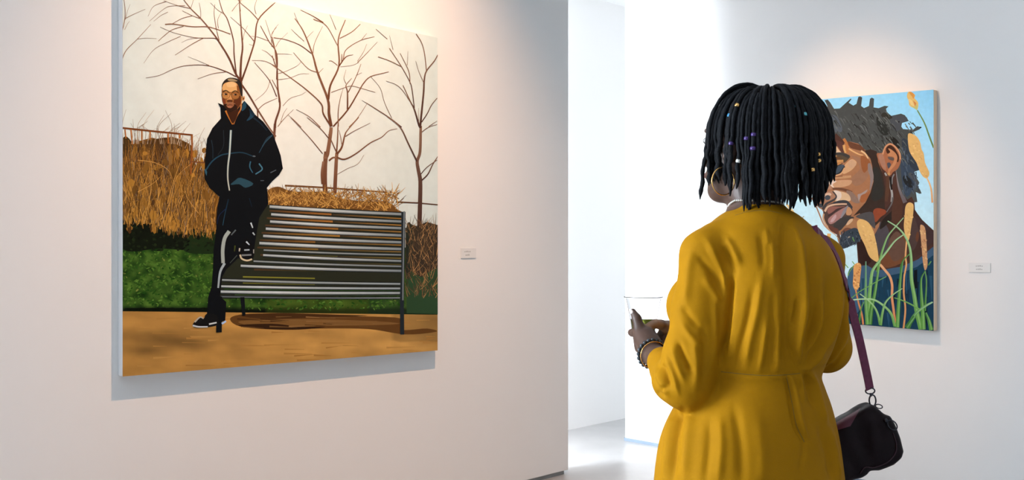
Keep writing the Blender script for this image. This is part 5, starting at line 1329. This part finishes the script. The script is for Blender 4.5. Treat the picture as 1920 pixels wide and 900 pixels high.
# soft skirt flutes all the way round, below the hips
ang = np.arctan2((V[:, 0] - P0[0]) * fu[0] + (V[:, 1] - P0[1]) * fu[1], (V[:, 0] - P0[0]) * ru[0] + (V[:, 1] - P0[1]) * ru[1])
lowz = np.clip((0.90 - V[:, 2]) / 0.4, 0, 1)
disp += lowz * 0.008 * np.sin(ang * 13 + 0.6 * np.sin(ang * 3))
low = np.array([mnoise.noise(Vector((float(v[0]) * 14, float(v[1]) * 14, float(v[2]) * 7))) for v in V[::1]])
disp += 0.0022 * low
V = V + N * disp[:, None]
V = relax(V, Q, 0.35)
dress = np_mesh('dress', V, Q, M_DRESS, person, P0)
# tree for resting things on the cloth
from mathutils.bvhtree import BVHTree
dress_tree = BVHTree.FromPolygons([tuple(v) for v in V], [tuple(q) for q in Q])
camv = Vector((0, 0, CAM_H))
def on_dress(x, y, lift=0.002):
    d = Vector(tuple(PW(x, y, 0.0))) - camv; d.normalize()
    hit = dress_tree.ray_cast(camv, d)
    return None if hit[0] is None else np.array(hit[0] + hit[1] * lift)
def seam(name, pts, r):
    P = [on_dress(x, y, 0.0) for x, y in catmull(pts, False, 8)]
    P = [p for p in P if p is not None]
    if len(P) > 2: tube_obj(name, P, r, M_SEAM, dress, P0, 5)
seam('waist_seam', [(1352, 697), (1390, 701), (1430, 704), (1470, 703), (1500, 700)], 0.0008)
seam('back_seam', [(1474, 704), (1484, 750), (1493, 796), (1508, 829)], 0.0008)
seam('neck_seam', [(1378, 404), (1398, 398), (1420, 395), (1445, 396), (1466, 401)], 0.0008)

# ---- hair: a close cap with hanging locs
HR = random.Random(5)
HC = PW(1436, 262, 0.035)
fh = Field(HC - 0.16, HC + 0.16, 0.005)
fh.ellip(HD - 0.024 * hf + 0.010 * zu, (hf, hs, zu), (0.088, 0.078, 0.094), 0.01)
fh.ellip(PW(1436, 250, 0.035), (np.array((1.0, 0, 0)), np.array((0, 1.0, 0)), zu), (0.092, 0.085, 0.095), 0.02)
fh.ellip(PW(1450, 300, 0.020), (np.array((1.0, 0, 0)), np.array((0, 1.0, 0)), zu), (0.070, 0.075, 0.075), 0.02)
fh.ellip(HD + 0.075 * hf - 0.055 * zu, (hf, hs, zu), (0.075, 0.10, 0.075), 0.01, sub=True)   # leaves the face free
V, Q = fh.mesh(2)
hair = np_mesh('hair', V, Q, M_HAIR, person, P0)
hair['label'] = 'black shoulder-length locs'
ENV = [(1306, 376), (1316, 368), (1330, 344), (1345, 352), (1360, 368), (1372, 392), (1380, 402), (1395, 386), (1412, 390), (1435, 384), (1456, 396), (1466, 372), (1476, 372), (1486, 384), (1500, 390), (1516, 386), (1530, 366), (1545, 342), (1560, 330)]
def env(x): return float(np.interp(x, [e[0] for e in ENV], [e[1] for e in ENV]))
def make_loc(root_th, phi, layer, end_y, rad, sway, flare=0.0):
    """one loc: rises from the scalp, drapes over the head and hangs"""
    Rx, Ry, Rz = 0.124 * layer, 0.112 * layer, 0.120 * layer
    pts = []
    ca, sa = math.cos(phi), math.sin(phi)
    r0 = math.radians(root_th)
    crown = HC + np.array((0.008, 0, 0.0))
    pts.append(crown + np.array((Rx*0.80*math.sin(r0)*ca, Ry*0.80*math.sin(r0)*sa, Rz*0.84*math.cos(r0))))
    for t in np.linspace(0.12, 1.0, 7):
        th = r0 + (math.pi / 2 - r0) * t
        lift = 0.90 + 0.10 * min(1, t * 3)
        pts.append(crown + np.array((Rx*lift*math.sin(th)**0.85*ca, Ry*lift*math.sin(th)**0.85*sa, Rz*lift*math.cos(th))))
    last = pts[-1]
    zend = CAM_H - (end_y - 450) / F_PX * last[1]
    n = 7
    for k in range(1, n + 1):
        t = k / n
        out = flare * t * t
        pts.append(np.array((last[0] + out * ca + sway[0] * math.sin(t * 2.6) + 0.0016 * math.sin(k * 2.1 + phi * 7), last[1] + out * sa + sway[1] * t, last[2] + (zend - last[2]) * t)))
    pts = np.array(catmull([tuple(p) for p in pts], False, 3))
    m = len(pts); t = np.linspace(0, 1, m)
    r = rad * (1 + 0.13 * np.sin(np.arange(m) * 1.7 + phi * 5) + 0.08 * np.sin(np.arange(m) * 0.6 + phi * 3))
    r *= np.where(t > 0.93, np.clip((1 - t) / 0.07, 0, 1) * 0.75 + 0.25, 1)
    return pts, r
LOCS = []
def add_loc(*a, **k):
    P, r = make_loc(*a, **k)
    LOCS.append((P, r)); tube_obj('loc', P, r, M_HAIR, hair, P0, 6)
face_az = math.atan2(hf[1], hf[0])
n_loc = 0
for layer, count, th_lo, th_hi in ((1.0, 76, 6, 40), (0.90, 56, 10, 55), (0.78, 36, 20, 62)):
    for i in range(count):
        phi = 2 * math.pi * (i + HR.uniform(0.1, 0.9)) / count
        dface = abs((phi - face_az + math.pi) % (2 * math.pi) - math.pi)
        if dface < 0.5: continue
        xp = 1440 + 112 * layer * math.cos(phi)
        if layer > 0.95 and math.cos(phi) < -0.80 and HR.random() < 0.30: continue
        if layer < 0.95 and math.cos(phi) < -0.70 and HR.random() < 0.5: continue
        ey = env(xp) - HR.uniform(0, 22)
        if 1464 < xp < 1478 and HR.random() < 0.8: ey = HR.uniform(335, 352)
        add_loc(HR.uniform(th_lo, th_hi), phi, layer * HR.uniform(0.975, 1.02), ey, HR.uniform(0.0036, 0.0052), (HR.uniform(-0.005, 0.005), HR.uniform(-0.006, 0.006)), HR.uniform(-0.004, 0.010))
# a few that stand out in the silhouette
add_loc(14, math.radians(183), 1.07, 374, 0.0046, (-0.006, 0), 0.012)
add_loc(10, math.radians(192), 1.10, 330, 0.0040, (-0.003, 0), -0.006)
add_loc(8, math.radians(352), 1.05, 340, 0.0042, (0.003, 0), 0.0)
add_loc(20, math.radians(188), 1.02, 348, 0.0042, (-0.004, 0), 0.004)
add_loc(18, math.radians(214), 1.00, 368, 0.0046, (0.002, 0), -0.006)
add_loc(12, math.radians(236), 0.98, 401, 0.0060, (0.002, 0), -0.008)
add_loc(10, math.radians(246), 0.98, 392, 0.0055, (-0.002, 0), -0.010)
add_loc(8, math.radians(277), 1.0, 394, 0.0062, (0.002, 0), -0.008)
add_loc(8, math.radians(281), 0.97, 391, 0.0055, (0.003, 0), -0.008)
add_loc(9, math.radians(300), 1.0, 389, 0.0050, (0.006, 0), 0.000)
add_loc(9, math.radians(309), 1.0, 386, 0.0046, (0.004, 0), 0.004)
add_loc(9, math.radians(292), 1.0, 387, 0.0046, (-0.006, 0), 0.004)
# cuffs and beads threaded on the locs
BEADC = {'blue': material('blue_hair_bead', (0.03, 0.22, 0.42), 0.3), 'teal': material('teal_hair_bead', (0.10, 0.45, 0.50), 0.3), 'purple': material('purple_hair_bead', (0.05, 0.02, 0.14), 0.3), 'red': material('red_hair_bead', (0.28, 0.02, 0.03), 0.3), 'gold': M_GOLD, 'white': M_PEARL}
allp = [(p, i) for i, (P, r) in enumerate(LOCS) for p in P if p[1] < HC[1] - 0.02]
allpx = proj(np.array([p for p, _ in allp]))
def hair_bead(x, y, col, h=0.007):
    d = np.hypot(allpx[:, 0] - x, allpx[:, 1] - y) + 120 * (np.array([p[1] for p, _ in allp]) - (HC[1] - 0.12))
    k = int(np.argmin(d)); p, i = allp[k]; P, r = LOCS[i]
    j = int(np.argmin(np.linalg.norm(P - p, axis=1))); j = min(max(1, j), len(P) - 2)
    t = P[j+1] - P[j-1]; t /= np.linalg.norm(t)
    tube_obj('hair_bead', [P[j] - t*h*0.5, P[j] - t*h*0.3, P[j], P[j] + t*h*0.3, P[j] + t*h*0.5], [r[j]*1.0, r[j]*1.12, r[j]*1.16, r[j]*1.12, r[j]*1.0], BEADC[col], hair, P0, 8)
for x, y, c in ((1365, 215, 'blue'), (1358, 243, 'blue'), (1355, 256, 'gold'), (1381, 200, 'gold'), (1398, 258, 'purple'), (1371, 270, 'purple'), (1411, 277, 'purple'), (1411, 250, 'purple'), (1397, 292, 'red'), (1385, 300, 'white'), (1491, 198, 'teal'), (1512, 215, 'teal'), (1535, 288, 'gold'), (1535, 299, 'gold'), (1523, 316, 'gold'), (1402, 310, 'red')):
    hair_bead(x, y, c)

# ---- jewellery
ear = HD - 0.030 * zu - 0.078 * hs
hoopc = PW(1352, 341, 0.0); hoopc[1] = ear[1] + 0.005
hv = np.array((0.9, 0.43, 0)); hv /= np.linalg.norm(hv)
tube_obj('hoop_earring', [hoopc + 0.0285 * (math.cos(a) * hv + math.sin(a) * zu) for a in np.linspace(0, 2*math.pi, 40, endpoint=False)], 0.0014, M_GOLD, person, P0, 6, closed=True)
ear2 = HD - 0.034 * zu + 0.080 * hs
tube_obj('hoop_earring', [ear2 - 0.026 * zu + 0.0285 * (math.cos(a) * hf + math.sin(a) * zu) for a in np.linspace(0, 2*math.pi, 40, endpoint=False)], 0.0014, M_GOLD, person, P0, 6, closed=True)
def bead_ring(name, centre, u, v, ru_, rv_, n, br, mat, wire=None, label=None, dip=None):
    root = empty(name, tuple(np.array(centre) - P0)); root.parent = person
    if label: root['label'] = label
    bm = bmesh.new(); bmesh.ops.create_uvsphere(bm, u_segments=10, v_segments=7, radius=br)
    me = bm_mesh('bead', bm); me.materials.append(mat)
    me.polygons.foreach_set('use_smooth', np.ones(len(me.polygons), dtype=bool))
    for i in range(n):
        a = 2 * math.pi * i / n
        p = ru_ * math.cos(a) * u + rv_ * math.sin(a) * v
        if dip is not None: p = p + dip(a)
        o = bpy.data.objects.new('bead', me); o.location = tuple(p); o.parent = root; COL.objects.link(o)
    return root
neckc = PW(1417, 384, 0.018)
bead_ring('necklace', neckc, ru, fu, 0.0565, 0.0555, 72, 0.0023, M_PEARL, label='white beaded necklace', dip=lambda a: np.array((0, 0, 0.004 - 0.016 * max(0, math.sin(a)) - 0.004 * math.cos(a))))
arm = WRL - ELL; arm /= np.linalg.norm(arm)
bu = np.cross(arm, zu); bu /= np.linalg.norm(bu); bv = np.cross(bu, arm)
bead_ring('bracelet', WRL - arm * 0.004, bu, bv, 0.0310, 0.0310, 20, 0.0048, M_DARKBEAD, label='dark stone bead bracelet')
bc = WRL - arm * 0.014
tube_obj('bangle', [bc + 0.0298 * (math.cos(a) * bu + math.sin(a) * bv) for a in np.linspace(0, 2*math.pi, 36, endpoint=False)], 0.0013, M_GOLD, person, P0, 6, closed=True)
armr = WRR - ELR; armr /= np.linalg.norm(armr); cu = np.cross(armr, zu); cu /= np.linalg.norm(cu); cv = np.cross(cu, armr)
bead_ring('bracelet', WRR + armr * 0.0, cu, cv, 0.0290, 0.0290, 22, 0.0038, M_DARKBEAD, label='dark bead bracelet on the far wrist')

# ---------------------------------------------------------------- plastic cup with drink
M_CUP = bpy.data.materials.new('clear_plastic'); M_CUP.use_nodes = True
_nt = M_CUP.node_tree; _b = _nt.nodes['Principled BSDF']
_b.inputs['Base Color'].default_value = (0.97, 0.98, 0.99, 1); _b.inputs['Roughness'].default_value = 0.04
_b.inputs['Transmission Weight'].default_value = 1.0; _b.inputs['IOR'].default_value = 1.05
M_DRINK = bpy.data.materials.new('lime_drink'); M_DRINK.use_nodes = True
_b = M_DRINK.node_tree.nodes['Principled BSDF']
_b.inputs['Base Color'].default_value = (0.56, 0.62, 0.10, 1); _b.inputs['Roughness'].default_value = 0.1
_b.inputs['Transmission Weight'].default_value = 0.45; _b.inputs['IOR'].default_value = 1.2
def lathe(prof, seg=40):
    V, Fs, rings = [], [], []
    for r, z in prof:
        if r < 1e-6: rings.append([len(V)]); V.append((0, 0, z))
        else:
            rings.append(list(range(len(V), len(V) + seg)))
            V += [(r*math.cos(2*math.pi*i/seg), r*math.sin(2*math.pi*i/seg), z) for i in range(seg)]
    for a, b in zip(rings, rings[1:]):
        for i in range(seg):
            j = (i + 1) % seg
            if len(a) == 1 and len(b) == 1: continue
            if len(a) == 1: Fs.append((a[0], b[j], b[i]))
            elif len(b) == 1: Fs.append((a[i], a[j], b[0]))
            else: Fs.append((a[i], a[j], b[j], b[i]))
    return V, Fs
cup = empty('plastic_cup', tuple(CB)); tag(cup, 'clear plastic cup of green drink held in both hands', 'cup')
hgt = (CUPY - 556) / F_PX * (ZP + CUPDY)
r_top = 35.5 / F_PX * (ZP + CUPDY); r_bot = r_top * 0.62
def rc(t): return r_bot + (r_top * 0.95 - r_bot) * t ** 1.25
prof = [(0, 0.0), (r_bot * 0.96, 0.0)] + [(rc(t), hgt * t) for t in np.linspace(0.02, 0.97, 10)] + [(r_top, hgt * 0.975), (r_top * 1.01, hgt * 0.99), (r_top, hgt)] \
    + [(rc(t) - 0.0009, hgt * t) for t in np.linspace(0.97, 0.03, 10)] + [(0, 0.0014)]
V, Fs = lathe(prof); link('cup_wall', mesh_from('cup_wall', V, Fs), M_CUP, cup, smooth=True)
V, Fs = lathe([(r_top * 0.985, hgt * 0.972), (r_top * 1.03, hgt * 0.985), (r_top * 1.03, hgt * 0.998), (r_top * 0.99, hgt * 1.004), (r_top * 0.97, hgt * 0.99)]); link('rim', mesh_from('rim', V, Fs), M_CUP, cup, smooth=True)
V, Fs = lathe([(0, 0.003)] + [(rc(t) - 0.0014, 0.003 + hgt * 0.36 * (t / 0.36)) for t in np.linspace(0.01, 0.36, 6)] + [(0, 0.003 + hgt * 0.36)]); link('drink', mesh_from('drink', V, Fs), M_DRINK, cup, smooth=True)

# ---------------------------------------------------------------- shoulder bag
BG = PW(1612, 826, 0.125)
bag = empty('shoulder_bag', (float(BG[0]), float(BG[1]), float(BG[2]) - 0.075)); BO = BG - np.array((0, 0, 0.075))
tag(bag, 'dark burgundy shoulder bag hanging at the hip of the mustard dress', 'handbag')
ta = math.radians(-24)   # it hangs with the clasp end up
bx_ = np.array((math.cos(ta) * 0.93, 0.30, -math.sin(ta) * 0.93)); bx_ /= np.linalg.norm(bx_)
by_ = np.array((-0.28, 0.95, 0.08)); by_ -= bx_ * by_.dot(bx_); by_ /= np.linalg.norm(by_); bz_ = np.cross(bx_, by_)
if bz_[2] < 0: bz_ = -bz_
fg = Field(BG - 0.16, BG + 0.16, 0.0035)
def outline(pts, dy=0.125): return [(PW(x, y, dy)[0], PW(x, y, dy)[2]) for x, y in pts]
fg.slab(outline([(1546, 806), (1569, 788), (1598, 772.5), (1618, 760.5), (1632, 757), (1643, 766), (1650, 776), (1652, 850), (1640, 876), (1622, 877), (1617, 884), (1606, 891), (1584, 898), (1562, 903), (1548, 884)]), ZP + 0.125, 0.038, 0.016, 0.008)
fg.slab(outline([(1612, 776), (1642, 772), (1660, 777), (1671, 797), (1679, 817), (1686, 841), (1682, 854), (1667, 868), (1641, 879), (1624, 874), (1614, 830)]), ZP + 0.119, 0.036, 0.018, 0.006)
V, Q = fg.mesh(2); Nn = vnormals(V, Q)
wr = np.array([mnoise.noise(Vector((float(v[0]) * 38, float(v[1]) * 38, float(v[2]) * 22))) for v in V])
V = V + Nn * (0.0028 * wr)[:, None]
np_mesh('bag_body', V, Q, M_BAG, bag, BO)
M_BAGPIPE = material('dark_piping', (0.035, 0.006, 0.014), 0.5)
# lighter top panel lying on the upper edge
bag_tree = BVHTree.FromPolygons([tuple(v) for v in V], [tuple(q) for q in Q])
def on_bag(x, y, lift):
    d = Vector(tuple(PW(x, y, 0.0))) - camv; d.normalize()
    h = bag_tree.ray_cast(camv, d)
    return None if h[0] is None else np.array(h[0] + h[1] * lift)
def bag_patch(name, quad, nu, nv, mat, lift=0.0016):
    q = [np.array(p, float) for p in quad]; g = {}
    for i in range(nu + 1):
        for j in range(nv + 1):
            u, v = i / nu, j / nv
            p = q[0]*(1-u)*(1-v) + q[1]*u*(1-v) + q[2]*u*v + q[3]*(1-u)*v
            h = on_bag(p[0], p[1], lift)
            if h is not None: g[i, j] = h
    keys = {k: n for n, k in enumerate(g)}
    Fs = [(keys[i, j], keys[i+1, j], keys[i+1, j+1], keys[i, j+1]) for i in range(nu) for j in range(nv) if all(c in keys for c in ((i, j), (i+1, j), (i+1, j+1), (i, j+1)))]
    if not Fs: return
    used = sorted({k for f in Fs for k in f}); rem = {k: n for n, k in enumerate(used)}; vals = list(g.values())
    link(name, mesh_from(name, [vals[k] - BO for k in used], [tuple(rem[k] for k in f) for f in Fs]), mat, bag, smooth=True)
bag_patch('top_panel', [(1560, 798), (1615, 766), (1594, 799), (1562, 810)], 16, 8, M_BAGTOP)
tube_obj('piping', [p for p in (on_bag(x, y, 0.001) for x, y in catmull([(1612, 888), (1622, 876), (1640, 876), (1664, 866), (1678, 850), (1680, 832), (1674, 812)], False, 5)) if p is not None], 0.0013, M_BAGPIPE, bag, BO, 6)
# strap: over the shoulder, down the back of the arm to the clasp; the other end runs down the front
def strap_path():
    P = []
    for x, y in catmull([(1526, 431), (1538, 440), (1552, 457), (1563, 473), (1571, 490), (1578, 512), (1585, 535), (1591, 558)], False, 4):
        h = on_dress(x, y, 0.003)
        P.append(h if h is not None else PW(x, y, 0.06))
    d0 = P[-1][1] - ZP
    for x, y, t in ((1597, 580, 0.15), (1604, 606, 0.3), (1611, 635, 0.5), (1619, 672, 0.75), (1626, 704, 0.9), (1631, 730, 1.0)):
        P.append(PW(x, y, d0 + (0.125 - d0) * t))
    front = [PW(1566, 815, 0.165)]
    for x, y in ((1530, 740), (1505, 680), (1495, 620), (1492, 560), (1494, 510), (1500, 465), (1506, 440)):
        a = Vector(tuple(PW(x, y, 0.7))); d = (camv - a).normalized()
        h = dress_tree.ray_cast(a, d)
        front.append(np.array(h[0] + h[1] * 0.004) if h[0] is not None else PW(x, y, 0.15))
    front.append(P[0] + np.array((-0.004, 0.022, 0.004)))
    return [np.array(p) for p in catmull([tuple(p) for p in front], False, 4)] + P
SPp = np.array(strap_path()); SPp = np.array(catmull([tuple(p) for p in SPp[::2]] + [tuple(SPp[-1])], False, 3))
T = np.gradient(SPp, axis=0); T /= np.linalg.norm(T, axis=1, keepdims=True)
Vs, Fs = [], []
bodyc = np.array((P0[0], ZP, 0))
m = len(SPp); n_back = None
for i, p in enumerate(SPp):
    outn = p - PW(1470, 560, 0.090); outn[2] = 0.35 * max(0, p[2] - 1.25) / 0.1 * 0.1
    if p[2] < 1.2 and p[0] > SHR[0] + 0.03: outn = np.array((0.35, -0.9, 0.05))
    outn -= T[i] * outn.dot(T[i]); outn /= np.linalg.norm(outn)
    w = np.cross(T[i], outn); w /= np.linalg.norm(w)
    for a, b in ((-1, -1), (1, -1), (1, 1), (-1, 1)):
        Vs.append(p + w * 0.0105 * a + outn * 0.0012 * b)
for i in range(m - 1):
    for s in range(4):
        t = (s + 1) % 4; Fs.append((i*4+s, i*4+t, (i+1)*4+t, (i+1)*4+s))
Fs.append((3, 2, 1, 0)); Fs.append(tuple((m-1)*4 + s for s in range(4)))
bmx = bmesh.new(); bmx.from_mesh(mesh_from('tmp', [v - BO for v in Vs], Fs)); link('strap', bm_mesh('strap', bmx), M_STRAP, bag)
def loop(name, c, u, v, ru_, rv_, r):
    tube_obj(name, [c + ru_ * math.cos(a) * u + rv_ * math.sin(a) * v for a in np.linspace(0, 2*math.pi, 26, endpoint=False)], r, M_GUN, bag, BO, 6, closed=True)
xx = np.array((1.0, 0.15, 0)); xx /= np.linalg.norm(xx)
loop('strap_ring', PW(1631.5, 733, 0.125), xx, zu, 0.0108, 0.0066, 0.0016)
tube_obj('swivel', [PW(1633, 737, 0.125), PW(1633, 743, 0.125)], 0.0030, M_GUN, bag, BO, 8)
loop('snap_hook', PW(1636, 751, 0.123), np.array((0.98, 0.15, -0.12)), zu, 0.0078, 0.0125, 0.0017)
loop('snap_hook_gate', PW(1648, 762, 0.085), np.array((0.95, 0.2, -0.25)), np.array((0.2, 0, 0.98)), 0.0085, 0.0042, 0.0012)
loop('zip_pull', PW(1673, 797, 0.080), np.array((0.72, 0.0, -0.69)), np.array((0.69, 0.1, 0.72)), 0.0125, 0.0085, 0.0014)
tube_obj('zip_pull_tab', [PW(1658, 786, 0.082), PW(1664, 791, 0.080)], 0.0040, M_GUN, bag, BO, 8)
